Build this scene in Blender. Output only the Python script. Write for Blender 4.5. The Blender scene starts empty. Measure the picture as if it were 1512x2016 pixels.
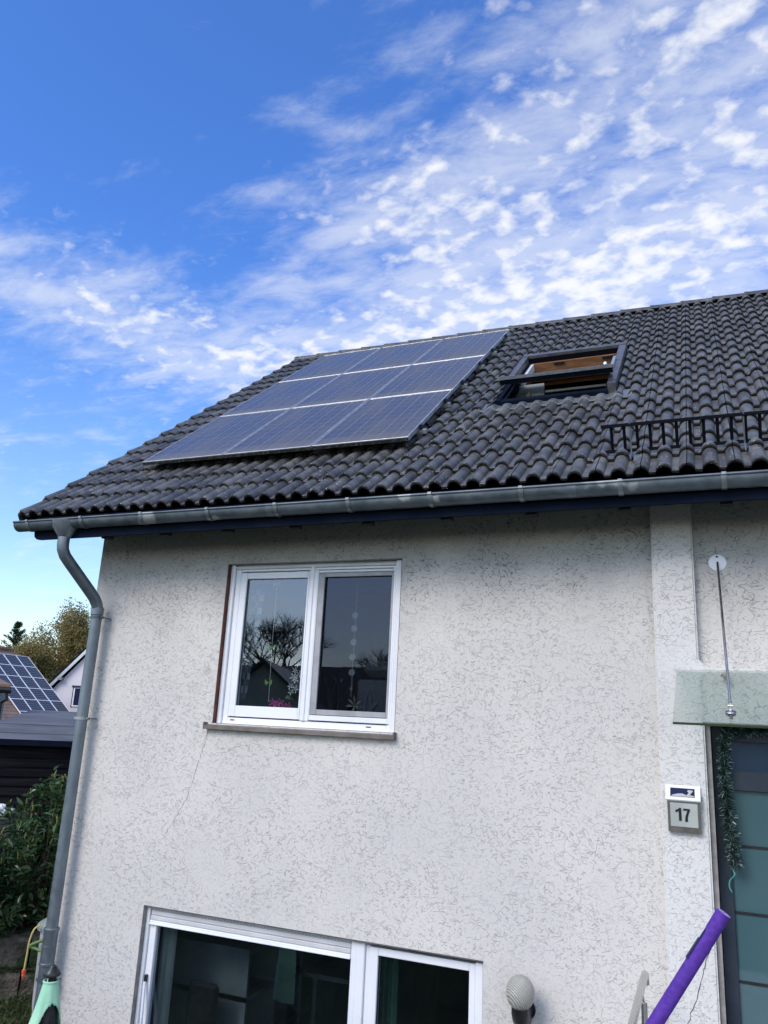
import bpy, math, random
import numpy as np
from mathutils import Vector, Matrix
R = math.radians
random.seed(7)
sc = bpy.context.scene
col = sc.collection

# ------------------------------------------------------------ camera, world, sun, exposure
cam_d = bpy.data.cameras.new("camera")
cam = bpy.data.objects.new("camera", cam_d); col.objects.link(cam)
cam_d.sensor_fit = 'VERTICAL'; cam_d.sensor_height = 36.0
cam_d.lens = 36.0 * 1553.1 / 2016.0
cam_d.clip_start = 0.05; cam_d.clip_end = 3000
rt = Vector((0.9249, 0.3770, 0.0495)); up = Vector((0.0535, -0.2580, 0.9647)); fw = Vector((-0.3765, 0.8896, 0.2587))
cam.matrix_world = Matrix(((rt.x, up.x, -fw.x, 0.0), (rt.y, up.y, -fw.y, -6.0), (rt.z, up.z, -fw.z, 0.0), (0, 0, 0, 1)))
sc.camera = cam

SUN_EL, SUN_AZ = 38.0, 200.0      # azimuth clockwise from +Y: in front of the facade, a little to the left
w = bpy.data.worlds.new("World"); sc.world = w; w.use_nodes = True
nt = w.node_tree; nt.nodes.clear()
def N(t, k, **kw):
    n = t.nodes.new(k)
    for a, b in kw.items():
        if a == 'i':
            for q, v in b.items():
                n.inputs[q].default_value = v
        else: setattr(n, a, b)
    return n
def L(t, a, b): t.links.new(a, b)
def mth(t, op, a, b=None, c=None, clamp=False):
    n = t.nodes.new('ShaderNodeMath'); n.operation = op; n.use_clamp = clamp
    for i, v in enumerate((a, b, c)):
        if v is None: continue
        if isinstance(v, (int, float)): n.inputs[i].default_value = v
        else: t.links.new(v, n.inputs[i])
    return n.outputs[0]
def mrange(t, v, a, b, c=0.0, d=1.0, smooth=True):
    n = t.nodes.new('ShaderNodeMapRange'); n.interpolation_type = 'SMOOTHSTEP' if smooth else 'LINEAR'
    t.links.new(v, n.inputs[0])
    for i, q in enumerate((a, b, c, d)): n.inputs[i + 1].default_value = q
    return n.outputs[0]
def mixc(t, f, a, b, mode='MIX'):
    n = t.nodes.new('ShaderNodeMix'); n.data_type = 'RGBA'; n.blend_type = mode
    for s, v in ((n.inputs[0], f), (n.inputs[6], a), (n.inputs[7], b)):
        if isinstance(v, (int, float)): s.default_value = v
        elif isinstance(v, tuple): s.default_value = v if len(v) == 4 else v + (1,)
        else: t.links.new(v, s)
    return n.outputs[2]

sky = N(nt, 'ShaderNodeTexSky', sky_type='NISHITA', sun_disc=False, sun_elevation=R(SUN_EL), sun_rotation=R(SUN_AZ), air_density=1.0, dust_density=0.6, ozone_density=2.0, altitude=200)
tc = N(nt, 'ShaderNodeTexCoord'); sep = N(nt, 'ShaderNodeSeparateXYZ'); L(nt, tc.outputs['Generated'], sep.inputs[0])
zz = mth(nt, 'ADD', mth(nt, 'MAXIMUM', sep.outputs[2], 0.0), 0.15)
px = mth(nt, 'DIVIDE', sep.outputs[0], zz); py = mth(nt, 'DIVIDE', sep.outputs[1], zz)
cmb = N(nt, 'ShaderNodeCombineXYZ'); L(nt, px, cmb.inputs[0]); L(nt, py, cmb.inputs[1])
def wnoise(scale, detail, rough, dist=0.0, off=(0, 0, 0), sx=1.0, sy=1.0, rot=0.0):
    mp = N(nt, 'ShaderNodeMapping'); mp.inputs['Location'].default_value = off; mp.inputs['Scale'].default_value = (sx, sy, 1); mp.inputs['Rotation'].default_value = (0, 0, R(rot))
    L(nt, cmb.outputs[0], mp.inputs[0])
    n = N(nt, 'ShaderNodeTexNoise', i={'Scale': scale, 'Detail': detail, 'Roughness': rough, 'Distortion': dist}); L(nt, mp.outputs[0], n.inputs['Vector'])
    return n.outputs[0]
def gauss(cx, cy, sx, sy, rot=0.0):
    c, s = math.cos(R(rot)), math.sin(R(rot))
    dx = mth(nt, 'SUBTRACT', px, cx); dy = mth(nt, 'SUBTRACT', py, cy)
    a = mth(nt, 'ADD', mth(nt, 'MULTIPLY', dx, c / sx), mth(nt, 'MULTIPLY', dy, s / sx))
    b = mth(nt, 'ADD', mth(nt, 'MULTIPLY', dx, -s / sy), mth(nt, 'MULTIPLY', dy, c / sy))
    return mth(nt, 'EXPONENT', mth(nt, 'MULTIPLY', mth(nt, 'ADD', mth(nt, 'MULTIPLY', a, a), mth(nt, 'MULTIPLY', b, b)), -1.0))
# where the cloud field is thick: two banks in front, a broken veil added behind the viewer
g1 = gauss(0.02, 1.02, 0.30, 0.50, 10); g2 = gauss(-1.06, 1.04, 0.34, 0.16, 62); g3 = gauss(-0.50, 1.32, 0.62, 0.16, 0)
g4 = mrange(nt, py, 0.25, -0.5)
g5 = gauss(-0.42, 1.02, 0.22, 0.2, 20)
cov = mth(nt, 'ADD', mth(nt, 'ADD', mth(nt, 'MULTIPLY', g1, 0.285), mth(nt, 'MULTIPLY', g2, 0.27)), mth(nt, 'ADD', mth(nt, 'MULTIPLY', g3, 0.34), mth(nt, 'ADD', mth(nt, 'MULTIPLY', g4, 0.24), mth(nt, 'SUBTRACT', mth(nt, 'MULTIPLY', g5, 0.26), mth(nt, 'MULTIPLY', gauss(-0.68, 0.60, 0.26, 0.26), 0.25)))))
n_big = wnoise(3.0, 3, 0.5, 0.2, (3.1, 1.7, 0)); n_puff = wnoise(20.0, 4, 0.48, 0.15, (0.4, 0.3, 0), 1.0, 1.25, 40); n_fine = wnoise(46, 6, 0.62, 0.2, (5, 2, 0))
n_wisp = wnoise(6.0, 9, 0.62, 0.25, (7.7, 2.2, 0), 1.0, 2.0, -35)
nn = mth(nt, 'ADD', mth(nt, 'MULTIPLY', n_puff, 0.85), mth(nt, 'ADD', mth(nt, 'MULTIPLY', n_big, 0.42), mth(nt, 'ADD', mth(nt, 'MULTIPLY', n_fine, 0.14), 0.04)))
dens = mrange(nt, mth(nt, 'ADD', nn, cov), 0.86, 1.30)
wisp = mth(nt, 'MULTIPLY', mrange(nt, mth(nt, 'ADD', n_wisp, mth(nt, 'MULTIPLY', cov, 0.95)), 0.47, 0.95), 0.58)
cl = mth(nt, 'MAXIMUM', dens, wisp)
hz = mrange(nt, sep.outputs[2], 0.0, 0.55, 1.0, 0.0, False)
blue = mixc(nt, 1.0, sky.outputs[0], (0.70, 1.20, 2.02), 'MULTIPLY')
blue2 = mixc(nt, 1.0, sky.outputs[0], (1.85, 1.75, 1.50), 'MULTIPLY')
skyc = mixc(nt, mth(nt, 'POWER', hz, 1.3), blue, blue2)
cloudc = mixc(nt, mrange(nt, n_puff, 0.35, 0.7), (6.6, 6.85, 7.15), (7.1, 7.15, 7.2))
back = mrange(nt, py, 0.35, -0.6, 1.0, 2.2)  # unseen clouds behind the viewer brightened to light the facade
vb = N(nt, 'ShaderNodeVectorMath', operation='SCALE'); L(nt, mixc(nt, mrange(nt, py, 0.3, -0.5), cloudc, (6.1, 6.2, 6.3)), vb.inputs[0]); L(nt, back, vb.inputs['Scale']); cloudc = vb.outputs[0]
fin = mixc(nt, mth(nt, 'MULTIPLY', cl, 0.93), skyc, cloudc)
bg = N(nt, 'ShaderNodeBackground', i={'Strength': 0.08}); L(nt, fin, bg.inputs[0])
wo = N(nt, 'ShaderNodeOutputWorld'); L(nt, bg.outputs[0], wo.inputs[0])
w.cycles.sampling_method = 'MANUAL'; w.cycles.sample_map_resolution = 1024

sd = bpy.data.lights.new("sun", 'SUN'); sd.energy = 1.3; sd.angle = R(26); sd.color = (1.0, 0.90, 0.78)
sun = bpy.data.objects.new("sun", sd); col.objects.link(sun)
az, el = R(SUN_AZ), R(SUN_EL)
sun.rotation_euler = Vector((math.sin(az) * math.cos(el), math.cos(az) * math.cos(el), math.sin(el))).to_track_quat('Z', 'Y').to_euler()
sc.view_settings.view_transform = 'Standard'; sc.view_settings.look = 'None'
sc.view_settings.exposure = 0.85; sc.view_settings.gamma = 1.0
sc.cycles.max_bounces = 8; sc.cycles.transparent_max_bounces = 16

# ------------------------------------------------------------ helpers
class MB:
    def __init__(s): s.v = []; s.f = []; s.a = []
    def add(s, vs, fs, val=0.0):
        o = len(s.v); s.v += [tuple(p) for p in vs]; s.f += [tuple(i + o for i in f) for f in fs]; s.a += [val] * len(fs); return s
    def box(s, x0, x1, y0, y1, z0, z1, bev=0.0, val=0.0):
        if bev <= 0:
            vs = [(x, y, z) for z in (z0, z1) for y in (y0, y1) for x in (x0, x1)]
            return s.add(vs, [(0, 2, 3, 1), (4, 5, 7, 6), (0, 1, 5, 4), (2, 6, 7, 3), (0, 4, 6, 2), (1, 3, 7, 5)], val)
        b = min(bev, (x1 - x0) / 2.01, (y1 - y0) / 2.01, (z1 - z0) / 2.01)
        c = ((x0 + x1) / 2, (y0 + y1) / 2, (z0 + z1) / 2); h = ((x1 - x0) / 2, (y1 - y0) / 2, (z1 - z0) / 2)
        vs = []; idx = {}
        for sx in (-1, 1):
            for sy in (-1, 1):
                for sz in (-1, 1):
                    for k in range(3):
                        p = [h[0] - b, h[1] - b, h[2] - b]; p[k] = h[k]
                        idx[(sx, sy, sz, k)] = len(vs); vs.append((c[0] + sx * p[0], c[1] + sy * p[1], c[2] + sz * p[2]))
        fs = []
        for k in range(3):
            for sg in (-1, 1):
                o = [i for i in range(3) if i != k]; q = []
                for a_, b_ in ((-1, -1), (1, -1), (1, 1), (-1, 1)):
                    t = [0, 0, 0]; t[k] = sg; t[o[0]] = a_; t[o[1]] = b_; q.append(idx[(*t, k)])
                flip = (sg < 0) != (k == 1)
                fs.append(tuple(q[::-1] if flip else q))
        for k in range(3):          # edges parallel to axis k
            o = [i for i in range(3) if i != k]
            for a_ in (-1, 1):
                for b_ in (-1, 1):
                    t0 = [0, 0, 0]; t1 = [0, 0, 0]; t0[k] = -1; t1[k] = 1
                    for t in (t0, t1): t[o[0]] = a_; t[o[1]] = b_
                    fs.append((idx[(*t0, o[0])], idx[(*t1, o[0])], idx[(*t1, o[1])], idx[(*t0, o[1])]))
        for sx in (-1, 1):
            for sy in (-1, 1):
                for sz in (-1, 1): fs.append(tuple(idx[(sx, sy, sz, k)] for k in range(3)))
        return s.add(vs, fs, val)
    def tube(s, pts, r, n=12, cap=True, val=0.0):
        pts = [Vector(p) for p in pts]; rs = r if isinstance(r, (list, tuple)) else [r] * len(pts)
        vs = []; fs = []; prev = None
        for i, p in enumerate(pts):
            t = (pts[min(i + 1, len(pts) - 1)] - pts[max(i - 1, 0)]).normalized()
            if prev is None:
                a = Vector((0, 0, 1)) if abs(t.z) < .9 else Vector((1, 0, 0)); u = t.cross(a).normalized()
            else: u = (prev - t * prev.dot(t)).normalized()
            prev = u; v = t.cross(u)
            for k in range(n):
                q = 2 * math.pi * k / n; vs.append(p + (u * math.cos(q) + v * math.sin(q)) * rs[i])
        for i in range(len(pts) - 1):
            for k in range(n): fs.append((i * n + k, i * n + (k + 1) % n, (i + 1) * n + (k + 1) % n, (i + 1) * n + k))
        if cap: fs.append(tuple(range(n))[::-1]); fs.append(tuple((len(pts) - 1) * n + k for k in range(n)))
        return s.add(vs, fs, val)
    def lathe(s, prof, c=(0, 0, 0), n=32, axis='z', val=0.0):
        vs = []; fs = []
        for r, h in prof:
            for k in range(n):
                q = 2 * math.pi * k / n; a, b = r * math.cos(q), r * math.sin(q)
                vs.append((c[0] + a, c[1] + b, c[2] + h) if axis == 'z' else (c[0] + a, c[1] - h, c[2] + b))
        for i in range(len(prof) - 1):
            for k in range(n): fs.append((i * n + k, i * n + (k + 1) % n, (i + 1) * n + (k + 1) % n, (i + 1) * n + k))
        return s.add(vs, fs, val)
    def prism(s, poly, d):          # polygon (3-D points) extruded by vector d
        n = len(poly); d = Vector(d); a = [Vector(p) for p in poly]; b = [p + d for p in a]
        return s.add(a + b, [tuple(range(n))[::-1], tuple(range(n, 2 * n))] + [(i, (i + 1) % n, n + (i + 1) % n, n + i) for i in range(n)])
    def build(s, name, m=None, parent=None, smooth=False, loc=None, fix=True, attr=False):
        me = bpy.data.meshes.new(name)
        vs = s.v
        if loc is not None: vs = [(v[0] - loc[0], v[1] - loc[1], v[2] - loc[2]) for v in vs]
        me.from_pydata(vs, [], s.f); me.update()
        if attr:
            at = me.attributes.new('rnd', 'FLOAT', 'FACE'); at.data.foreach_set('value', s.a)
        if fix:
            import bmesh
            bm = bmesh.new(); bm.from_mesh(me); bmesh.ops.recalc_face_normals(bm, faces=bm.faces); bm.to_mesh(me); bm.free()
        if smooth:
            me.polygons.foreach_set('use_smooth', [True] * len(me.polygons))
            try: me.set_sharp_from_angle(angle=R(38))
            except Exception: pass
        if m: me.materials.append(m)
        o = bpy.data.objects.new(name, me); col.objects.link(o)
        if loc is not None: o.location = loc
        if parent:
            o.parent = parent
            pw = Vector((0, 0, 0)); p = parent
            while p: pw += p.location; p = p.parent
            o.location = Vector(o.location) - pw if loc is not None else -pw
        return o
def thing(name, label, cat, loc=(0, 0, 0), group=None):
    o = bpy.data.objects.new(name, None); col.objects.link(o); o.location = loc; o.empty_display_size = .2
    return tag(o, label, cat, group)
def tag(o, label=None, cat=None, group=None, kind=None):
    if label: o['label'] = label
    if cat: o['category'] = cat
    if group: o['group'] = group
    if kind: o['kind'] = kind
    return o

# ------------------------------------------------------------ materials
def mat(name, c=(.5, .5, .5), r=.5, metal=0.0, spec=.5, **kw):
    m = bpy.data.materials.new(name); m.use_nodes = True; t = m.node_tree; b = t.nodes['Principled BSDF']
    b.inputs['Base Color'].default_value = (*c, 1); b.inputs['Roughness'].default_value = r; b.inputs['Metallic'].default_value = metal
    b.inputs['Specular IOR Level'].default_value = spec
    for k, v in kw.items(): b.inputs[k].default_value = v
    return m
def tex(t, kind='noise', scale=5, detail=4, rough=.5, dist=0, coord='Object', sc3=(1, 1, 1), rot=(0, 0, 0), loc=(0, 0, 0)):
    c = N(t, 'ShaderNodeTexCoord'); mp = N(t, 'ShaderNodeMapping'); mp.inputs['Scale'].default_value = sc3; mp.inputs['Rotation'].default_value = rot; mp.inputs['Location'].default_value = loc
    L(t, c.outputs[coord], mp.inputs[0])
    if kind == 'noise':
        n = N(t, 'ShaderNodeTexNoise', i={'Scale': scale, 'Detail': detail, 'Roughness': rough, 'Distortion': dist})
    else:
        n = N(t, 'ShaderNodeTexVoronoi', i={'Scale': scale})
    L(t, mp.outputs[0], n.inputs['Vector']); return n.outputs[0]
def wear(m, c1, c2, scale=8, lo=.35, hi=.65, detail=5, bump=0.0, bdist=.004, rough=None, sc3=(1, 1, 1), dist=0.0, speck=None):
    t = m.node_tree; b = t.nodes['Principled BSDF']
    f = mrange(t, tex(t, scale=scale, detail=detail, sc3=sc3, dist=dist, rough=.6), lo, hi)
    c = mixc(t, f, c1, c2)
    if speck:
        sf = mrange(t, tex(t, scale=speck[1], detail=3), speck[2], speck[2] + .05)
        c = mixc(t, sf, c, speck[0])
    L(t, c, b.inputs['Base Color'])
    if rough: L(t, mrange(t, tex(t, scale=scale * 2, detail=4), .3, .7, rough[0], rough[1]), b.inputs['Roughness'])
    if bump:
        bn = N(t, 'ShaderNodeBump', i={'Strength': bump, 'Distance': bdist}); L(t, tex(t, scale=scale * 5, detail=6, sc3=sc3), bn.inputs['Height']); L(t, bn.outputs[0], b.inputs['Normal'])
    return m

def plaster(nm='scratched_render', gk=1.0, c1=(.58, .56, .53), c2=(.645, .62, .58)):
    m = mat(nm, (.6, .6, .6), .85, spec=.2); t = m.node_tree; b = t.nodes['Principled BSDF']
    grooves = None
    # short curved scratches: thin isolines of a noise field, broken up by a second one
    for (s, wd, ms, mt, lc, sq) in ((7.5, .0066, 17, .54, (0, 0, 0), (1, 1, 1.3)), (11, .0095, 24, .52, (4.3, 1.1, 2.7), (1, 1, 1.7)), (5.6, .0050, 12, .56, (9.2, 5.1, 7.7), (1.1, 1, 1)), (15.0, .0125, 32, .52, (2.2, 8.8, 3.9), (1, 1, 1.8)), (9.0, .0074, 20, .55, (6.2, 3.8, 1.9), (1.2, 1, 1.4))):
        n = tex(t, scale=s, detail=2.0, rough=.45, dist=.7, loc=lc, sc3=sq)
        d = mth(t, 'ABSOLUTE', mth(t, 'SUBTRACT', n, .5))
        line = mrange(t, d, wd * .35, wd, 1, 0)
        brk = mrange(t, tex(t, scale=ms, detail=1, loc=(lc[1], lc[2], lc[0] + 3)), mt, mt + .04)
        g = mth(t, 'MULTIPLY', line, brk)
        grooves = g if grooves is None else mth(t, 'MAXIMUM', grooves, g)
    clump = mrange(t, tex(t, scale=2.6, detail=4, loc=(3, 3, 3)), .34, .56, .38, 1.0)
    gr = mth(t, 'MULTIPLY', grooves, clump)
    c = N(t, 'ShaderNodeTexCoord'); sp = N(t, 'ShaderNodeSeparateXYZ'); L(t, c.outputs['Object'], sp.inputs[0])
    # grime in the scratches near the eaves, plus eave shade painted into the base
    grime_eave_shade = mth(t, 'MULTIPLY', mrange(t, mth(t, 'ADD', sp.outputs[2], mth(t, 'MULTIPLY', tex(t, scale=2.2, detail=4), 1.3)), 1.15, 2.30), 1.0)
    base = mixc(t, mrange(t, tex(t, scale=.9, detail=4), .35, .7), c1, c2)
    base = mixc(t, mth(t, 'MULTIPLY', grime_eave_shade, .62 * gk), base, (.24, .245, .245))
    fine = mrange(t, tex(t, scale=70, detail=3), .3, .7, .93, 1.04)
    vm = N(t, 'ShaderNodeVectorMath', operation='SCALE'); L(t, base, vm.inputs[0]); L(t, fine, vm.inputs['Scale'])
    amt = mth(t, 'MULTIPLY', gr, mth(t, 'ADD', mth(t, 'MULTIPLY', grime_eave_shade, .70 * gk), .08))
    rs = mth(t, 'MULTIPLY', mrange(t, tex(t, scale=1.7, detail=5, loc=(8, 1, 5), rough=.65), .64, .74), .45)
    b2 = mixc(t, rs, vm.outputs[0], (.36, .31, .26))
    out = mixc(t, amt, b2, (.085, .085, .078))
    L(t, out, b.inputs['Base Color'])
    h = mth(t, 'SUBTRACT', mth(t, 'MULTIPLY', tex(t, scale=38, detail=4), .55), gr)
    bn = N(t, 'ShaderNodeBump', i={'Strength': 1.0, 'Distance': .0032}); L(t, h, bn.inputs['Height']); L(t, bn.outputs[0], b.inputs['Normal'])
    return m
M = {}
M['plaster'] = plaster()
M['plaster2'] = plaster('pilaster_render', .45, (.63, .615, .59), (.68, .665, .635))
def tile_mat():
    m = mat('roof_tile', (.05, .048, .047), .5, spec=.5); t = m.node_tree; b = t.nodes['Principled BSDF']
    at = N(t, 'ShaderNodeAttribute', attribute_name='rnd')
    f = mrange(t, tex(t, scale=7, detail=6, rough=.65), .35, .68)
    c = mixc(t, f, (.068, .068, .067), (.164, .162, .156))
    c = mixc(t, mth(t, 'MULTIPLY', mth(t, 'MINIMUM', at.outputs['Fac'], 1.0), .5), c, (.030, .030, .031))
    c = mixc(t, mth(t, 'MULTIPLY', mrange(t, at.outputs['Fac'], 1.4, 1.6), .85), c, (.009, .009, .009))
    # lichen crumbs
    lich = mth(t, 'MULTIPLY', mrange(t, tex(t, scale=55, detail=3), .64, .68), mrange(t, tex(t, scale=2.3, detail=2, loc=(5, 2, 1)), .46, .62))
    c = mixc(t, lich, c, (.42, .40, .33))
    och = mth(t, 'MULTIPLY', mrange(t, tex(t, scale=30, detail=4), .58, .70), mrange(t, tex(t, scale=1.1, detail=2, loc=(1, 7, 3)), .56, .66))
    c = mixc(t, mth(t, 'MULTIPLY', och, .6), c, (.17, .14, .09))
    L(t, c, b.inputs['Base Color'])
    L(t, mrange(t, tex(t, scale=14, detail=4), .3, .7, .28, .55), b.inputs['Roughness'])
    bn = N(t, 'ShaderNodeBump', i={'Strength': .35, 'Distance': .004}); L(t, tex(t, scale=80, detail=5), bn.inputs['Height']); L(t, bn.outputs[0], b.inputs['Normal'])
    return m
M['tile'] = tile_mat()
M['zinc'] = wear(mat('weathered_zinc', (.2, .23, .25), .42, .5), (.075, .10, .12), (.15, .18, .205), 5, .3, .7, bump=.08, rough=(.42, .62), speck=((.34, .36, .36), 3.2, .58))
M['pipe'] = wear(mat('zinc_pipe', (.22, .25, .27), .45, .65), (.145, .175, .20), (.205, .24, .265), 9, .3, .7, bump=.06, rough=(.38, .6), sc3=(1, 1, .3))
M['bracket'] = wear(mat('bright_zinc_strap', (.36, .39, .41), .4, .6), (.18, .205, .225), (.25, .28, .30), 12)
M['navy'] = wear(mat('dark_painted_board', (.008, .012, .024), .8, spec=.05), (.004, .008, .018), (.008, .012, .024), 3)
M['alu'] = wear(mat('dull_aluminium', (.50, .52, .54), .4, .7), (.42, .44, .46), (.58, .60, .62), 12, rough=(.3, .5))
M['white'] = wear(mat('white_plastic_frame', (.78, .79, .82), .32), (.74, .76, .80), (.80, .81, .84), 2, rough=(.25, .4))
M['shutter'] = wear(mat('grey_white_slats', (.6, .59, .6), .45), (.52, .52, .54), (.60, .60, .62), 3)
M['screen_grey'] = wear(mat('grey_screen_frame', (.33, .33, .35), .4), (.28, .28, .30), (.36, .36, .38), 6)
M['rust'] = wear(mat('oxide_red_reveal', (.12, .035, .02), .7), (.09, .028, .02), (.16, .05, .03), 14)
M['sill'] = wear(mat('brown_sill', (.22, .19, .17), .5), (.12, .10, .085), (.18, .155, .135), 6, bump=.1)
M['iron'] = mat('black_coated_iron', (.004, .005, .008), .8, spec=.06)
M['black'] = wear(mat('black_plastic', (.012, .012, .014), .35), (.010, .010, .012), (.022, .022, .025), 20)
M['steel'] = wear(mat('brushed_steel', (.55, .54, .52), .28, 1.0), (.54, .53, .51), (.60, .59, .57), 3, rough=(.24, .34))
M['graphite'] = wear(mat('anthracite_door_paint', (.018, .026, .042), .4), (.015, .022, .037), (.024, .034, .052), 4)
M['grey_trim'] = wear(mat('grey_brown_trim', (.26, .23, .22), .6), (.22, .20, .19), (.32, .29, .27), 16)
M['brown_metal'] = wear(mat('bronze_grey_box', (.13, .12, .105), .45, .2), (.11, .105, .09), (.16, .15, .13), 14)
M['red_brown'] = wear(mat('pine_lining', (.40, .18, .07), .5), (.17, .075, .032), (.27, .13, .06), 5, sc3=(1, 6, 6))
M['cream_wood'] = wear(mat('light_wood', (.45, .33, .18), .6), (.40, .29, .15), (.50, .38, .22), 6)
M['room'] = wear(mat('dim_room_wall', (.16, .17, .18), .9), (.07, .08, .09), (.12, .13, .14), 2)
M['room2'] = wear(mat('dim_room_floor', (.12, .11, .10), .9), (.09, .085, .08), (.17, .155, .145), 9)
M['shelf'] = wear(mat('pale_shelf', (.45, .48, .48), .6), (.17, .19, .20), (.23, .25, .25), 3)
M['curtain'] = wear(mat('pale_curtain', (.55, .60, .58), .8), (.28, .33, .32), (.36, .40, .38), 3)
M['mint'] = wear(mat('mint_cloth', (.34, .66, .44), .8), (.30, .62, .42), (.42, .72, .50), 5, bump=.15)
M['purple'] = wear(mat('purple_foam', (.10, .035, .33), .75, spec=.25), (.075, .027, .26), (.108, .042, .33), 30, bump=.25, bdist=.001)
M['lilac'] = mat('cut_foam_end', (.42, .30, .66), .85)
M['butt'] = wear(mat('grey_green_barrel', (.22, .27, .24), .55), (.20, .25, .22), (.27, .32, .29), 5)
M['butt_body'] = wear(mat('pale_barrel_side', (.42, .44, .47), .55), (.38, .40, .43), (.47, .49, .52), 5)
M['green_handle'] = mat('green_handle', (.10, .19, .06), .5)
M['hose'] = mat('yellow_hose', (.55, .46, .18), .5)
M['orange'] = mat('orange_coupling', (.75, .10, .03), .45)
M['flash'] = wear(mat('lead_flashing', (.33, .35, .37), .4, .6), (.20, .215, .23), (.30, .315, .33), 8)
M['frame_grey'] = wear(mat('grey_roof_window_cover', (.15, .15, .155), .42, .5), (.12, .12, .125), (.19, .19, .195), 10)
M['bark'] = wear(mat('bark', (.07, .055, .04), .9), (.05, .04, .03), (.10, .08, .06), 8)
M['lavender_wall'] = wear(mat('pale_pink_render', (.62, .58, .63), .9), (.60, .56, .61), (.66, .62, .66), .6)
M['skyblack'] = mat('dark_void', (.006, .006, .008), .9)
M['stone'] = wear(mat('mossy_block', (.07, .06, .045), .95), (.05, .043, .033), (.15, .13, .10), 7, bump=1.0, bdist=.03, speck=((.03, .05, .015), 2.5, .55))
M['felt'] = wear(mat('bitumen_felt', (.07, .07, .075), .85), (.085, .085, .092), (.14, .14, .148), 1.3, bump=.3, bdist=.01)
M['planks'] = wear(mat('dark_stained_boards', (.008, .008, .012), .85, spec=.15), (.005, .005, .009), (.022, .017, .018), 2.5, sc3=(.5, .5, 9), lo=.45, hi=.75)
M['grass'] = wear(mat('rough_grass', (.05, .07, .02), .95), (.035, .04, .02), (.07, .09, .03), 1.4)
M['earth'] = wear(mat('earth', (.05, .04, .03), .95), (.035, .028, .02), (.06, .065, .03), 2)
M['paving'] = wear(mat('concrete_paving', (.28, .27, .26), .85), (.24, .23, .22), (.34, .33, .31), 3, bump=.2)

def glass_mat(name, tint=(.9, .95, .95), refl=1.0, ior=1.52, rough=0.0, body=None, bodyf=0.0, bumpy=.0, rc=(1, 1, 1)):
    m = bpy.data.materials.new(name); m.use_nodes = True; t = m.node_tree; t.nodes.clear()
    tr = N(t, 'ShaderNodeBsdfTransparent'); tr.inputs[0].default_value = (*tint, 1)
    gl = N(t, 'ShaderNodeBsdfGlossy'); gl.inputs['Roughness'].default_value = rough; gl.inputs['Color'].default_value = (refl * rc[0], refl * rc[1], refl * rc[2], 1)
    if bumpy:
        bn = N(t, 'ShaderNodeBump', i={'Strength': bumpy, 'Distance': .01}); L(t, tex(t, scale=2.0, detail=1), bn.inputs['Height']); L(t, bn.outputs[0], gl.inputs['Normal'])
    fr0 = N(t, 'ShaderNodeFresnel'); fr0.inputs['IOR'].default_value = ior; ge = N(t, 'ShaderNodeNewGeometry'); frm = mth(t, 'MULTIPLY', fr0.outputs[0], mth(t, 'SUBTRACT', 1.0, ge.outputs['Backfacing']))
    first = tr.outputs[0]
    if body:
        df = N(t, 'ShaderNodeBsdfDiffuse'); df.inputs[0].default_value = (*body, 1)
        mx0 = N(t, 'ShaderNodeMixShader'); mx0.inputs[0].default_value = bodyf; L(t, tr.outputs[0], mx0.inputs[1]); L(t, df.outputs[0], mx0.inputs[2]); first = mx0.outputs[0]
    mx = N(t, 'ShaderNodeMixShader'); L(t, frm, mx.inputs[0]); L(t, first, mx.inputs[1]); L(t, gl.outputs[0], mx.inputs[2])
    o = N(t, 'ShaderNodeOutputMaterial'); L(t, mx.outputs[0], o.inputs[0]); return m
M['glass'] = glass_mat('window_glass', (.74, .78, .80), 1.0, 2.25, bumpy=.02, rc=(.74, .84, 1.0))
M['roof_glass'] = glass_mat('thin_roof_glass', (.93, .95, .95), 1.0, 1.22)
M['screen'] = glass_mat('insect_mesh', (.55, .56, .60), .5, 1.1, .4)
M['canopy_glass'] = glass_mat('canopy_glass', (.85, .89, .875), 1.0, 1.55, body=(.30, .40, .36), bodyf=.008)
M['canopy_edge'] = mat('mossy_glass_edge', (.05, .07, .035), .5)
M['door_glass'] = glass_mat('frosted_door_glass', (.25, .42, .46), .9, 2.0, .04, body=(.075, .155, .175), bodyf=.78)
M['door_glass_clear'] = glass_mat('clear_door_glass', (.35, .55, .62), 1.0, 2.1, .0, body=(.02, .045, .07), bodyf=.6)
M['globe'] = wear(mat('ribbed_glass_globe', (.42, .42, .38), .3, spec=.6), (.36, .36, .32), (.50, .50, .46), 6, bump=0)
def ribs():
    m = M['globe']; t = m.node_tree; b = t.nodes['Principled BSDF']
    wv = N(t, 'ShaderNodeTexWave', wave_type='BANDS', bands_direction='DIAGONAL', i={'Scale': 30, 'Distortion': 2.0, 'Detail': 2, 'Detail Scale': 2}); c = N(t, 'ShaderNodeTexCoord'); L(t, c.outputs['Object'], wv.inputs[0])
    bn = N(t, 'ShaderNodeBump', i={'Strength': .7, 'Distance': .005}); L(t, wv.outputs[1], bn.inputs['Height']); L(t, bn.outputs[0], b.inputs['Normal'])
    L(t, mixc(t, wv.outputs[1], (.26, .26, .225), (.46, .455, .40)), b.inputs['Base Color'])
ribs()
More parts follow.
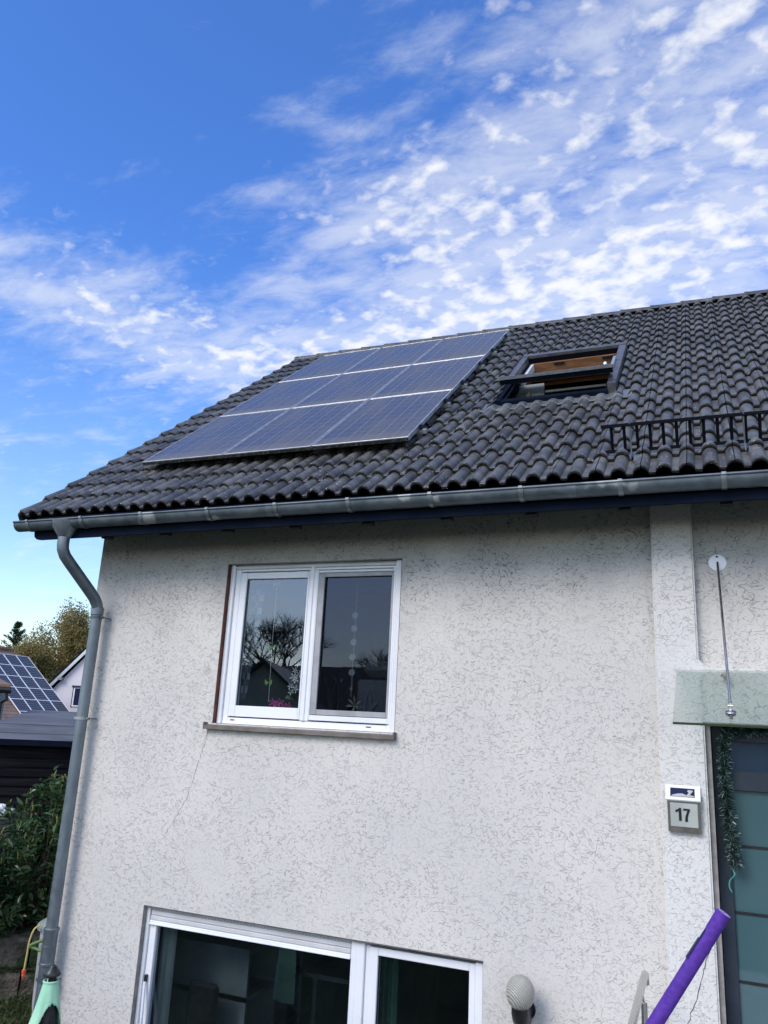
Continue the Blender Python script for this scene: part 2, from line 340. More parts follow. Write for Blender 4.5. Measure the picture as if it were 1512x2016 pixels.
def pv_mat(name, cw, ch, ncx, ncy, base1, base2, dust, lines):
    m = mat(name, base1, .12, spec=.6); t = m.node_tree; b = t.nodes['Principled BSDF']
    c = N(t, 'ShaderNodeTexCoord'); sp = N(t, 'ShaderNodeSeparateXYZ'); L(t, c.outputs['Object'], sp.inputs[0])
    def grid(o, n, size, wd):
        q = mth(t, 'FRACT', mth(t, 'ADD', mth(t, 'MULTIPLY', o, n / size), .5 * (n % 2)))
        d = mth(t, 'ABSOLUTE', mth(t, 'SUBTRACT', q, .5))
        return mrange(t, d, .5 - wd * 1.4, .5 - wd * .6)
    gx = grid(sp.outputs[0], ncx, cw, .022); gy = grid(sp.outputs[1], ncy, ch, .018)
    bus = grid(sp.outputs[0], ncx * 2, cw, .020)
    cellc = mixc(t, mrange(t, tex(t, kind='voronoi', scale=38), .2, .8), base1, base2)
    line = mth(t, 'MAXIMUM', mth(t, 'MULTIPLY', gx, lines[0]), mth(t, 'MAXIMUM', mth(t, 'MULTIPLY', gy, lines[1]), mth(t, 'MULTIPLY', bus, lines[2])))
    cc = mixc(t, line, cellc, (.50, .52, .56))
    dirt = mrange(t, tex(t, scale=3, detail=5, sc3=(1, .35, 1)), .3, .75, dust[0], dust[1])
    edge = mrange(t, sp.outputs[1], -ch / 2 + .28, -ch / 2 - .02)
    dirt = mth(t, 'ADD', dirt, mth(t, 'MULTIPLY', edge, dust[2]))
    cc = mixc(t, dirt, cc, (.20, .175, .135)); L(t, cc, b.inputs['Base Color'])
    L(t, mrange(t, dirt, 0, .6, .10, .38), b.inputs['Roughness'])
    return m

# ------------------------------------------------------------ roof frame of reference
A = 0.6719; YE, ZE, XE = -0.5237, 1.7396, -6.098
cA, sA = math.cos(A), math.sin(A)
def RF(x, s, h): return (x, YE + s * cA - h * sA, ZE + s * sA + h * cA)
ROW = 0.34; NR = 19; XR = 3.8
SX0, SX1, SS0, SS1 = -1.898, -0.698, 2.04, 4.08     # hole for the roof window

# ------------------------------------------------------------ ground
def terrain():
    xs = np.concatenate([np.linspace(-600, -40, 15)[:-1], np.linspace(-40, 20, 61), np.linspace(20, 600, 15)[1:]])
    ys = np.concatenate([np.linspace(-600, -30, 14)[:-1], np.linspace(-30, 30, 61), np.linspace(30, 600, 15)[1:]])
    def H(x, y):
        t = min(max((y + 4.2) / 2.2, 0), 1); h = -1.7 - 1.75 * t * t * (3 - 2 * t)
        # upper bed behind the retaining wall, to the left of the house
        k = (-x * .7071 + y * .7071)     # grows to the back left
        if x < -5.6 and k > 5.6: h = max(h, -2.25)
        d = math.hypot(x, y)
        if d > 45: h += 0.006 * (d - 45)
        return h + .03 * math.sin(x * 1.7) * math.cos(y * 2.1)
    mb = MB(); nx, ny = len(xs), len(ys)
    mb.add([(x, y, H(x, y)) for y in ys for x in xs], [(j * nx + i, j * nx + i + 1, (j + 1) * nx + i + 1, (j + 1) * nx + i) for j in range(ny - 1) for i in range(nx - 1)])
    return tag(mb.build('ground', M['grass'], smooth=True), kind='structure')
terrain()

# ------------------------------------------------------------ the house
house = thing('house', 'pale grey scratch-rendered house with dark pantile roof, the large one filling the picture', 'house', (-2, 0, -3.5))
YB = 9.6; XL = -5.5415; XH = 3.4
def wall_with_holes(x0, x1, z0, z1, y, holes, mb, depth=.16, revdir=1):
    xs = sorted({x0, x1, *[h[0] for h in holes], *[h[1] for h in holes]}); zs = sorted({z0, z1, *[h[2] for h in holes], *[h[3] for h in holes]})
    for i in range(len(xs) - 1):
        for j in range(len(zs) - 1):
            cx, cz = (xs[i] + xs[i + 1]) / 2, (zs[j] + zs[j + 1]) / 2
            if any(h[0] < cx < h[1] and h[2] < cz < h[3] for h in holes): continue
            mb.add([(xs[i], y, zs[j]), (xs[i + 1], y, zs[j]), (xs[i + 1], y, zs[j + 1]), (xs[i], y, zs[j + 1])], [(0, 1, 2, 3)])
    for a, b, c, d in holes:
        if a <= x0 or b >= x1: continue
        for p, q in (((a, c), (a, d)), ((a, d), (b, d)), ((b, d), (b, c)), ((b, c), (a, c))):
            mb.add([(p[0], y, p[1]), (q[0], y, q[1]), (q[0], y + depth, q[1]), (p[0], y + depth, p[1])], [(0, 1, 2, 3)])
UP = (-4.055, -2.352, -.07, 1.336); LO = (-4.548, -1.608, -3.42, -1.573); DO = (-.075, 1.30, -2.19, .105)
mb = MB()
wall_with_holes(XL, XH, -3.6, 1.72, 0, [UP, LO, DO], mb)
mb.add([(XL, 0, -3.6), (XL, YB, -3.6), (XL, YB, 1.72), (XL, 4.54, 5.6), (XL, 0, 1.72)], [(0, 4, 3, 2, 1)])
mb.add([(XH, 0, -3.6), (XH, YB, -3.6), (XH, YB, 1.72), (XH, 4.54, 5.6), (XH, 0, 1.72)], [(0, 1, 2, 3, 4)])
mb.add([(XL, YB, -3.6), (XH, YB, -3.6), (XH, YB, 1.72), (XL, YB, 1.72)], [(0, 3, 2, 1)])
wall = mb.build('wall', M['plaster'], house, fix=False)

# raised pilaster and lintel round the entrance (one L-shaped slab, 6 cm proud)
mb = MB(); yp = -.085
prof = [(-.3795, -3.6), (-.081, -3.6), (-.081, .105), (1.30, .105), (1.30, -3.6), (1.60, -3.6), (1.60, 1.679), (1.51, 1.679), (1.51, .475), (-.035, .475), (-.0955, .535), (-.0955, 1.679), (-.3795, 1.679)]
def pilaster():
    import bmesh
    me = bpy.data.meshes.new('pilaster'); bm = bmesh.new()
    vs = [bm.verts.new((x, yp, z)) for x, z in prof]; f = bm.faces.new(vs)
    r = bmesh.ops.extrude_face_region(bm, geom=[f])
    for v in r['geom']:
        if isinstance(v, bmesh.types.BMVert): v.co.y = -.001
    bmesh.ops.recalc_face_normals(bm, faces=bm.faces)
    es = [e for e in bm.edges if abs(e.verts[0].co.y - yp) < 1e-5 and abs(e.verts[1].co.y - yp) < 1e-5]
    bmesh.ops.bevel(bm, geom=es, offset=.012, segments=3, affect='EDGES')
    bm.to_mesh(me); bm.free(); me.materials.append(M['plaster2'])
    o = bpy.data.objects.new('pilaster', me); col.objects.link(o); o.parent = house; o.location = -house.location
pilaster()

# hairline cracks in the render
def crack(pts, y, wd, seed):
    rg = random.Random(seed); m = MB(); P = []
    for (a, b) in zip(pts, pts[1:]):
        for k in range(8):
            t = k / 8; P.append((a[0] + (b[0] - a[0]) * t + rg.uniform(-.008, .008), a[1] + (b[1] - a[1]) * t + rg.uniform(-.006, .006)))
    for (a, b) in zip(P, P[1:]):
        w_ = wd * rg.uniform(.5, 1.2)
        m.add([(a[0] - w_, y, a[1]), (a[0] + w_, y, a[1]), (b[0] + w_, y, b[1]), (b[0] - w_, y, b[1])], [(0, 1, 2, 3)])
    m.build('crack', M['skyblack'], wall, fix=False)
crack([(-4.09, -.14), (-4.12, -.29), (-4.17, -.48), (-4.24, -.71), (-4.35, -.91), (-4.43, -1.02)], -.002, .0012, 1)
crack([(-.09, -1.08), (-.12, -1.27), (-.20, -1.53), (-.28, -1.73), (-.33, -1.95)], -.087, .0022, 2)

# rooms behind the windows
def room(name, x0, x1, y0, y1, z0, z1, mw, mf):
    m = MB()
    v = [(x0, y0, z0), (x1, y0, z0), (x1, y1, z0), (x0, y1, z0), (x0, y0, z1), (x1, y0, z1), (x1, y1, z1), (x0, y1, z1)]
    m.add(v, [(3, 2, 6, 7), (0, 3, 7, 4), (2, 1, 5, 6), (4, 7, 6, 5)])
    o = m.build(name, mw, house, fix=False)
    m = MB(); m.add(v[:4], [(0, 1, 2, 3)]); m.build('room_floor', mf, house, fix=False)
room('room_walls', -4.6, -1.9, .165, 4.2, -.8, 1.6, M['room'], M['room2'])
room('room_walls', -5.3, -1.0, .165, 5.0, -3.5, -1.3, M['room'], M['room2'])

# ---- roof tiles: every pantile modelled, one mesh
def tile_profile():
    xs = []
    hw = .0525
    for c in (0.0, .15, .30):
        for d in (-.0525, -.051, -.047, -.040, -.030, -.019, -.009, 0.0, .009, .019, .030, .040, .047, .051, .0525):
            x = c + d
            if -.0001 <= x <= .3001: xs.append(x)
    xs += [.065, .085, .215, .235]
    xs = sorted(set(round(x, 5) for x in xs)); xs[0] = .0030; xs[-1] = .2970
    out = []
    for x in xs:
        u = x % .15; d = min(u, .15 - u)
        h = .049 * max(0.0, 1 - (d / hw) ** 2) ** .60 if d < hw else 0.0
        if d >= hw: h = -.0015 * math.sin((d - hw) / .0225 * math.pi / 2)
        out.append((x, h))
    return out
TP = tile_profile()
mb = MB(); rg = random.Random(3)
slope = [(.045, -.031), (.004, -.030), (-.002, -.024), (-.003, -.010), (.000, -.004), (.007, .0000), (.018, .0012), (.12, .0), (.24, .0), (.375, .0)]
NT = int((XR - XE) / .3)
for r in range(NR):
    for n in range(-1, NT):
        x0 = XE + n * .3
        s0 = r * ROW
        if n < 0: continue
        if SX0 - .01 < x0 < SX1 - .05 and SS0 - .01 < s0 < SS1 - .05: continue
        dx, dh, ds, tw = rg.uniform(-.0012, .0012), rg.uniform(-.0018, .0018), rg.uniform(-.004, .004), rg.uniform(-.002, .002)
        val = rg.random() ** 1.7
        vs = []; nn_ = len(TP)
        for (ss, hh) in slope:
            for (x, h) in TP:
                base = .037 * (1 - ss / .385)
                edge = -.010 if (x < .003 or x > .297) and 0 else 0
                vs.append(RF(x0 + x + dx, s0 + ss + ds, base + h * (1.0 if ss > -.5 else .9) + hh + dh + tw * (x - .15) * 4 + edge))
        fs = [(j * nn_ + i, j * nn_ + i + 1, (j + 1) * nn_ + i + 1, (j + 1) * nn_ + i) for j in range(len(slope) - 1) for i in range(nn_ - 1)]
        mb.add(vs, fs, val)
        for q_ in range((nn_ - 1) * 5): mb.a[len(mb.a) - len(fs) + q_] = 2.0      # the near-black nose
        # side lips of the interlock, so that the joint reads as a dark line
        for k in (0, nn_ - 1):
            o = len(mb.v); vv = [vs[j * nn_ + k] for j in range(3, len(slope))]
            lo = [(p[0], p[1] + .022 * sA, p[2] - .022 * cA) for p in vv]
            mb.add(vv + lo, [(j, j + 1, len(vv) + j + 1, len(vv) + j) for j in range(len(vv) - 1)], val)
# verge tiles: half roll with an upstand down the gable side
for r in range(NR):
    s0 = r * ROW + rg.uniform(-.004, .004); vs = []; cs = [(-.052, -.10), (-.050, -.02), (-.046, .010), (-.036, .024), (-.022, .033), (0, .036), (.0, .022)]
    for (ss, hh) in slope:
        for (x, h) in cs: vs.append(RF(XE + x, s0 + ss, .032 * (1 - ss / .38) + h + (hh if h > -.05 else 0)))
    n_ = len(cs)
    mb.add(vs, [(j * n_ + i, j * n_ + i + 1, (j + 1) * n_ + i + 1, (j + 1) * n_ + i) for j in range(len(slope) - 1) for i in range(n_ - 1)], rg.random() ** 2)
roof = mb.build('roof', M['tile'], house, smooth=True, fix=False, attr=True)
# underlay board and rear slope
mb = MB()
def deck(x0, x1, s0, s1, h0=-.045, h1=-.035):
    v = [RF(x, s, h) for h in (h0, h1) for s in (s0, s1) for x in (x0, x1)]
    mb.add(v, [(0, 2, 3, 1), (4, 5, 7, 6), (0, 1, 5, 4), (2, 6, 7, 3), (0, 4, 6, 2), (1, 3, 7, 5)])
deck(XE - .02, SX0, .03, 6.46); deck(SX1, XR, .03, 6.46); deck(SX0, SX1, .03, SS0 + .02); deck(SX0, SX1, SS1 - .02, 6.46)
mb.build('roof_deck', M['navy'], roof)
yr, zr = RF(0, 6.46, .03)[1:]
mb = MB(); nW = 60
yb2 = yr + (yr - YE)
mb.add([(XE, yr, zr), (XR, yr, zr), (XR, yb2, ZE), (XE, yb2, ZE), (XE, yr, zr - .08), (XR, yr, zr - .08), (XR, yb2, ZE - .08), (XE, yb2, ZE - .08)], [(0, 1, 2, 3), (7, 6, 5, 4), (2, 6, 7, 3), (0, 3, 7, 4), (1, 5, 6, 2)])
mb.build('rear_slope', M['tile'], roof, fix=False)
# ridge tiles
mb = MB(); x = XE - .06; k = 0
while x < XR:
    x1 = x + .40; n = 10; vs = []
    for (xx, rr, up_) in ((x, .110, .008), (x + .04, .110, .008), (x + .045, .107, .006), (x1 + .03, .104, -.004)):
        for i in range(n + 1):
            q = math.pi * (i / n) ; vs.append((xx, yr - rr * math.cos(q) * 1.05, zr - .052 + up_ + rr * .80 * math.sin(q)))
    fs = [(j * (n + 1) + i, j * (n + 1) + i + 1, (j + 1) * (n + 1) + i + 1, (j + 1) * (n + 1) + i) for j in range(3) for i in range(n)]
    fs.append(tuple(range(n + 1))[::-1])
    mb.add(vs, fs, .9); x = x1; k += 1
mb.build('ridge_tiles', M['tile'], roof, smooth=True, fix=False, attr=True)

# ---- eaves box
mb = MB()
mb.prism([(-5.925, -.515, 1.735), (XR - .02, -.515, 1.735), (XR - .02, -.515, 1.545), (-1.0, -.515, 1.534), (-5.84, -.515, 1.518), (-5.885, -.515, 1.524), (-5.915, -.515, 1.548), (-5.925, -.515, 1.58)], (0, .024, 0))
mb.prism([(-5.90, -.4905, 1.555), (-5.90, -.002, 1.93), (-5.90, -.002, 1.945), (-5.90, -.4905, 1.57)], (XR + 5.87, 0, 0))
mb.prism([(-5.92, -.4905, 1.54), (-5.92, -.002, 1.93), (-5.92, -.002, 2.05), (-5.92, -.4905, 1.72)], (.018, 0, 0))
mb.build('eaves_boards', M['navy'], house)
for x in [-.52 + .655 * k for k in range(-7, 5)]:
    m = MB(); m.box(x - .04, x + .04, -.470, -.40, 1.514 + .0024 * (x + 5.5), 1.60); m.build('rafter_end', M['skyblack'], house)
# gable verge board and side soffit
mb = MB()
mb.prism([RF(XE - .02, .02, -.05), RF(XE - .02, 6.45, -.05), RF(XE - .02, 6.45, -.17), RF(XE - .02, .10, -.17)], (.025, 0, 0))
mb.prism([RF(XE + .01, .02, -.12), RF(XE + .01, 6.45, -.12), RF(XE + .01, 6.45, -.14), RF(XE + .01, .02, -.14)], (.56, 0, 0))
mb.build('verge_board', M['navy'], house)

# ---- gutter (half round, falls slightly to the left)
gut = None
def gz(x): return 1.678 + .0022 * (x + 2.0) * 1.0
mb = MB(); GL = -6.085; GR = XR - .1; n = 14; rg_ = .072
xs = [GL + (GR - GL) * i / 12 for i in range(13)]
def gsec(x, r, yoff=0.0):
    out = []
    for i in range(n + 1):
        q = math.pi * i / n; out.append((x, -.560 - r * math.cos(q), gz(x) - .004 - r * math.sin(q) * .98))
    return out
vs = []
for x in xs: vs += gsec(x, rg_)
mb.add(vs, [(j * (n + 1) + i, j * (n + 1) + i + 1, (j + 1) * (n + 1) + i + 1, (j + 1) * (n + 1) + i) for j in range(12) for i in range(n)])
vs = []
for x in xs: vs += gsec(x, rg_ - .004)
mb.add(vs, [(j * (n + 1) + i, (j + 1) * (n + 1) + i, (j + 1) * (n + 1) + i + 1, j * (n + 1) + i + 1) for j in range(12) for i in range(n)])
mb.add(gsec(GL, rg_), [tuple(range(n + 1))]); mb.add(gsec(GL + .004, rg_ - .003), [tuple(range(n + 1))[::-1]])
mb.tube([(x, -.634, gz(x) + .004) for x in xs], .0095, 10)
gut = mb.build('gutter', M['zinc'], house, smooth=True, fix=False)
for x in [-5.91] + [-5.265, -4.59, -3.896, -3.238, -2.585, -1.905, -1.216, -.528, .127, .82, 1.51, 2.2, 2.9]:
    m = MB(); vs = []
    for dx in (-.017, .017): vs += gsec(x + dx, rg_ + .007)
    m.add(vs, [(i, i + 1, n + 2 + i, n + 1 + i) for i in range(n)]); vs2 = []
    for dx in (-.017, .017): vs2 += gsec(x + dx, rg_ + .0005)
    m.add(vs2, [(i, n + 1 + i, n + 2 + i, i + 1) for i in range(n)])
    for s_ in (0, n + 1): m.add([vs[s_ + i] for i in range(n + 1)] + [vs2[s_ + i] for i in range(n + 1)], [(i, i + 1, n + 2 + i, n + 1 + i) for i in range(n)])
    m.box(x - .014, x + .014, -.652, -.622, gz(x) - .002, gz(x) + .015)
    m.build('gutter_bracket', M['bracket'], gut, smooth=True, fix=False)
# joint sleeve with old solder
for x in (-3.30, -.86):
    m = MB(); vs = [];
    for dx in (-.03, .03): vs += gsec(x + dx, rg_ + .0018)
    m.add(vs, [(i, i + 1, n + 2 + i, n + 1 + i) for i in range(n)])
    m.build('solder_joint', M['pipe'], gut, smooth=True, fix=False)

# ---- downpipe
def bez(pts, n=10):
    pts = [Vector(p) for p in pts]; out = []
    for i in range(len(pts) - 1):
        p0 = pts[max(i - 1, 0)]; p1 = pts[i]; p2 = pts[i + 1]; p3 = pts[min(i + 2, len(pts) - 1)]
        for k in range(n):
            t = k / n; out.append(.5 * ((2 * p1) + (-p0 + p2) * t + (2 * p0 - 5 * p1 + 4 * p2 - p3) * t * t + (-p0 + 3 * p1 - 3 * p2 + p3) * t ** 3))
    out.append(pts[-1]); return out
dp = thing  # noqa
mb = MB()
mb.tube([(-5.50, -.560, 1.665), (-5.50, -.560, 1.600), (-5.50, -.560, 1.525), (-5.50, -.560, 1.515)], [.125, .112, .060, .054], 24, cap=False)
path = [(-5.50, -.560, 1.53), (-5.50, -.560, 1.45), (-5.499, -.553, 1.405), (-5.492, -.525, 1.352), (-5.478, -.475, 1.300), (-5.415, -.230, 1.070), (-5.400, -.172, 1.012), (-5.390, -.135, .955), (-5.387, -.122, .905), (-5.387, -.12, .86)]
mb.tube(path, .0535, 24)
mb.tube([(-5.387, -.12, .93), (-5.387, -.12, .925), (-5.387, -.12, .86), (-5.387, -.12, .855)], [.0545, .0585, .0585, .052], 24)
mb.tube([(-5.387, -.12, .87), (-5.387, -.12, -1.87)], .0505, 24)
down = mb.build('downpipe', M['pipe'], house, smooth=True)
mb = MB()
mb.tube([(-5.387, -.12, -1.83), (-5.387, -.12, -1.838), (-5.387, -.12, -1.85), (-5.387, -.12, -1.866), (-5.387, -.12, -2.10), (-5.387, -.12, -2.105), (-5.387, -.12, -2.12), (-5.387, -.12, -2.125), (-5.387, -.12, -2.25), (-5.387, -.12, -2.26)], [.058, .0665, .0665, .0595, .0595, .064, .064, .0560, .0560, .050], 24)
mb.tube([(-5.387, -.12, -2.25), (-5.387, -.12, -3.55)], .0535, 24)
mb.box(-5.425, -5.35, -.1815, -.165, -1.975, -1.968)
mb.build('leaf_filter', M['pipe'], down, smooth=True)
for z in (.835, -.09, -2.245):
    m = MB(); m.tube([(-5.387, -.12, z - .013), (-5.387, -.12, z + .013)], .0555, 24)
    m.box(-5.335, -5.305, -.128, -.112, z - .011, z + .011); m.box(-5.472, -5.44, -.128, -.112, z - .011, z + .011)
    m.tube([(-5.318, -.12, z), (-5.318, .0, z)], .005, 8); m.tube([(-5.318, -.135, z), (-5.318, -.10, z)], .008, 8)
    m.build('pipe_clamp', M['zinc'], down)

# ------------------------------------------------------------ windows of the house
def rect_ring(m, x0, x1, z0, z1, wl, wr, wb, wt, y0, y1, bev=.004):
    m.box(x0, x0 + wl, y0, y1, z0, z1, bev); m.box(x1 - wr, x1, y0, y1, z0, z1, bev)
    m.box(x0 + wl + .0005, x1 - wr - .0005, y0 + .0006, y1, z0, z0 + wb, bev); m.box(x0 + wl + .0005, x1 - wr - .0005, y0 + .0006, y1, z1 - wt, z1, bev)
yf = .06
m = MB(); rect_ring(m, -4.005, -2.420, -.064, 1.318, .055, .035, .050, .045, yf + .012, yf + .075)
m.box(-4.0, -2.424, yf + .002, yf + .060, -.068, -.052, .003)
win = m.build('window', M['white'], house)
m = MB()
m.box(-3.243, -3.160, yf + .004, yf + .07, -.012, 1.272, .004); m.box(-3.226, -3.196, yf - .006, yf + .01, -.012, 1.30, .004)
m.build('mullion', M['white'], win)
for a in (-4.048, -2.424):
    b = a + .043 if a < -3 else a + .052
    m = MB(); m.box(a, b, yf - .012, yf + .05, -.068, 1.333, .004); m.box(a + .014, a + .018, yf - .0135, yf - .0125, -.06, 1.33); m.build('guide_rail', M['white'], win)
m = MB(); m.box(-4.004, -2.425, yf - .002, yf + .045, 1.292, 1.322, .006); m.box(-4.004, -2.425, yf + .012, yf + .03, 1.3225, 1.334)
m.build('shutter_end_slat', M['shutter'], win)
m = MB(); rect_ring(m, -3.945, -3.244, -.004, 1.262, .066, .016, .093, .058, yf + .002, yf + .06); s1 = m.build('sash', M['white'], win)
m = MB(); m.box(-3.879, -3.259, yf + .030, yf + .036, .088, 1.204); m.build('pane', M['glass'], win)
m = MB(); rect_ring(m, -3.880, -3.258, .087, 1.205, .004, .004, .004, .004, yf + .018, yf + .0295, 0); m.build('rubber_seal', M['black'], win)
m = MB(); rect_ring(m, -3.158, -2.425, -.004, 1.264, .010, .018, .042, .020, yf - .004, yf + .05); m.build('sash', M['white'], win)
m = MB(); rect_ring(m, -3.148, -2.444, .042, 1.242, .055, .020, .044, .036, yf + .004, yf + .03, .003)
scr = m.build('screen_frame', M['screen_grey'], win)
m = MB(); m.add([(-3.094, yf + .018, .085), (-2.463, yf + .018, .085), (-2.463, yf + .018, 1.207), (-3.094, yf + .018, 1.207)], [(0, 1, 2, 3)]); m.build('insect_mesh', M['screen'], win, fix=False)
m = MB(); m.box(-3.095, -2.462, yf + .036, yf + .042, .084, 1.208); m.build('pane', M['glass'], win)
for x in (-3.90, -2.61): m = MB(); m.box(x - .022, x + .022, yf + .0095, yf + .0115, -.038, -.030); m.build('drain_slot', M['black'], win)
m = MB(); m.box(-4.0535, -4.0500, .002, .12, -.066, 1.334); m.build('reveal_strip', M['rust'], win); m = MB(); m.box(-2.3555, -2.3525, .002, .12, -.066, 1.334); m.build('reveal_strip', M['rust'], win)
# sill with slightly turned-up ends
m = MB()
m.add([(-4.10, -.055, -.118), (-2.345, -.055, -.118), (-2.345, -.055, -.088), (-4.10, -.055, -.088), (-4.10, .07, -.105), (-2.345, .07, -.105), (-2.345, .07, -.069), (-4.10, .07, -.069)], [(0, 1, 2, 3), (3, 2, 6, 7), (0, 4, 5, 1), (0, 3, 7, 4), (1, 5, 6, 2), (4, 7, 6, 5)])
m.box(-4.108, -4.100, -.058, .05, -.120, -.062); m.box(-2.345, -2.337, -.058, .05, -.120, -.062)
for x in (-2.90, -2.62): m.box(x, x + .002, -.0562, -.054, -.117, -.088)
m.build('sill', M['sill'], win)

# lower window
m = MB()
m.box(-4.512, -4.448, yf + .01, yf + .075, -3.40, -1.66, .004); m.box(-2.648, -2.536, yf - .006, yf + .075, -3.40, -1.597, .005)
m.box(-2.610, -2.606, yf - .0072, yf - .0058, -3.4, -1.60)
m.box(-4.512, -2.648, yf + .012, yf + .075, -1.718, -1.66, .004); m.box(-4.512, -2.648, yf + .012, yf + .075, -3.42, -3.34, .004)
low = m.build('window', M['white'], house)
m = MB(); m.box(-4.546, -4.514, yf - .012, yf + .05, -3.41, -1.592, .004); m.box(-4.530, -4.527, yf - .0135, yf - .0115, -3.41, -1.60); m.build('guide_rail', M['white'], low)
m = MB(); m.box(-1.679, -1.622, yf - .010, yf + .06, -3.41, -1.603, .004); m.build('guide_rail', M['white'], low)
m = MB()
for k in range(3):
    z = -1.690 + k * .037; m.box(-4.508, -2.652, yf - .003 + .004 * (k > 0), yf + .010, z, z + .0355, .006)
sh = m.build('roller_shutter', M['shutter'], low)
m = MB(); m.box(-4.510, -2.650, yf - .010, yf + .012, -1.722, -1.6915, .006); m.box(-4.510, -2.650, yf - .016, yf - .009, -1.722, -1.713); m.build('end_bar', M['white'], sh)
m = MB()
for k in range(60): m.box(-4.50 + k * .031, -4.486 + k * .031, yf + .0035 - .0045, yf + .0005, -1.6160 + .008, -1.6140 + .008)
m.build('slat_holes', M['black'], sh)
m = MB(); m.box(-4.448, -2.648, yf + .040, yf + .046, -3.34, -1.718); m.build('pane', M['glass'], low)
m = MB(); rect_ring(m, -2.500, -1.681, -3.34, -1.617, .070, .046, .10, .053, yf + .002, yf + .06)
m.box(-2.535, -2.502, yf + .016, yf + .07, -3.40, -1.61, .003)
sash2 = m.build('sash', M['white'], low)
m = MB(); m.box(-2.430, -1.727, yf + .034, yf + .040, -3.24, -1.670); m.build('pane', M['glass'], low)
m = MB(); rect_ring(m, -2.431, -1.726, -3.24, -1.669, .004, .004, .004, .004, yf + .020, yf + .033, 0); m.build('rubber_seal', M['black'], low)
m = MB(); m.box(-4.492, -4.474, yf - .022, yf + .011, -2.16, -2.10, .004); hd = m.build('handle_cap', M['black'], low)
m = MB(); m.tube([(-4.483, yf - .015, -2.15), (-4.45, yf - .05, -2.40), (-4.43, yf - .05, -2.75)], .012, 8); m.build('crank_rod', M['white'], low)
m = MB(); m.box(-4.5475, -4.5455, .001, .10, -3.4, -1.575); m.build('reveal_strip', M['grey_trim'], low); m = MB(); m.box(-4.54, -1.61, .02, .03, -1.588, -1.5745); m.build('reveal_strip', M['grey_trim'], low)

# ------------------------------------------------------------ entrance door
yd = .10
m = MB()
m.box(-.0785, -.047, -.030, yd - .002, -2.18, .100, .002); trim = m.build('door_trim', M['grey_trim'], house)
m = MB()
rect_ring(m, -.045, 1.29, -2.185, .098, .085, .085, .10, .10, yd, yd + .08)
m.box(.041, 1.204, yd + .001, yd + .07, -.318, -.190, .004)
door = m.build('door', M['graphite'], house)
m = MB(); m.box(.041, 1.204, yd + .030, yd + .036, -.190, -.003); m.build('fanlight_pane', M['door_glass_clear'], door)
m = MB(); m.box(.041, 1.204, yd + .030, yd + .036, -2.084, -.318); m.build('glass_panel', M['door_glass'], door)
m = MB()
for z in (-.668, -1.075, -1.480): m.box(.042, 1.203, yd + .024, yd + .0295, z - .009, z + .009)
m.build('black_stripes', M['black'], door)

# ------------------------------------------------------------ roof window
hx0, hx1, hs0, hs1 = -1.885, -.715, 2.16, 3.94
def rbox(m, x0, x1, s0, s1, h0, h1):
    v = [RF(x, s, h) for h in (h0, h1) for s in (s0, s1) for x in (x0, x1)]
    m.add(v, [(0, 2, 3, 1), (4, 5, 7, 6), (0, 1, 5, 4), (2, 6, 7, 3), (0, 4, 6, 2), (1, 3, 7, 5)])
m = MB()
rbox(m, hx0, hx0 + .065, hs0 + .75, hs1 - .1, -.02, .135); rbox(m, hx1 - .075, hx1, hs0 + .02, hs1 - .1, -.02, .135); rbox(m, hx0, hx1, hs1 - .099, hs1, -.02, .140)
sky_w = m.build('roof_window', M['frame_grey'], house)
m = MB()
rbox(m, hx0 + .01, hx0 + .06, hs0, hs0 + .749, -.02, .085); rbox(m, hx0 + .061, hx1 - .076, hs0 - .02, hs0 + .07, -.03, .075)
rbox(m, hx0 + .066, hx0 + .10, hs0 + .07, hs1 - .1, -.03, .06); rbox(m, hx1 - .11, hx1 - .076, hs0 + .07, hs1 - .1, -.03, .06); m.build('inner_frame', M['navy'], sky_w)
m = MB(); rbox(m, hx0 + .101, hx1 - .111, hs1 - .172, hs1 - .127, -.12, .050); m.build('pine_rail', M['red_brown'], sky_w)
m = MB(); rbox(m, hx0 + .066, hx1 - .076, hs1 - .126, hs1 - .1005, .0, .108); m.build('dark_liner', M['iron'], sky_w)
for x_ in (-1.52, -.98): m = MB(); rbox(m, x_, x_ + .12, hs1 - .19, hs1 - .173, .020, .045); m.build('catch', M['black'], sky_w)
m = MB(); rbox(m, hx0 + .102, hx0 + .135, 3.05, 3.75, -.02, .055); m.build('pale_reveal', M['shutter'], sky_w)
# pine lined shaft down into the attic room
m = MB()
a0, a1, b0, b1 = hx0 + .07, hx1 - .08, hs0 + .04, hs1 - .12
tp = [RF(a0, b0, -.02), RF(a1, b0, -.02), RF(a1, b1, -.02), RF(a0, b1, -.02)]
bt = [RF(a0, b0, -.16), RF(a1, b0, -.16), RF(a1, b1 + .05, -.24), RF(a0, b1 + .05, -.24)]
m.add(tp + bt, [(0, 1, 5, 4), (1, 2, 6, 5), (2, 3, 7, 6), (3, 0, 4, 7)]); m.build('pine_shaft', M['red_brown'], sky_w, fix=False)
m = MB()
c0 = RF((a0 + a1) / 2, 3.0, -.6)
def ru(y): return ZE + (y - YE) * sA / cA - .12
a_, b_ = .95, 4.3
P4 = [(a_, 1.75), (b_, 1.75), (b_, ru(b_)), (a_, ru(a_))]
m.add([(x_, y_, z_) for x_ in (-3.2, .6) for y_, z_ in P4], [(0, 1, 2, 3), (4, 5, 6, 7), (0, 1, 5, 4), (1, 2, 6, 5), (0, 3, 7, 4)])
bx_ = m.build('attic_room', M['room'], house, fix=False)
for f_ in (): pass
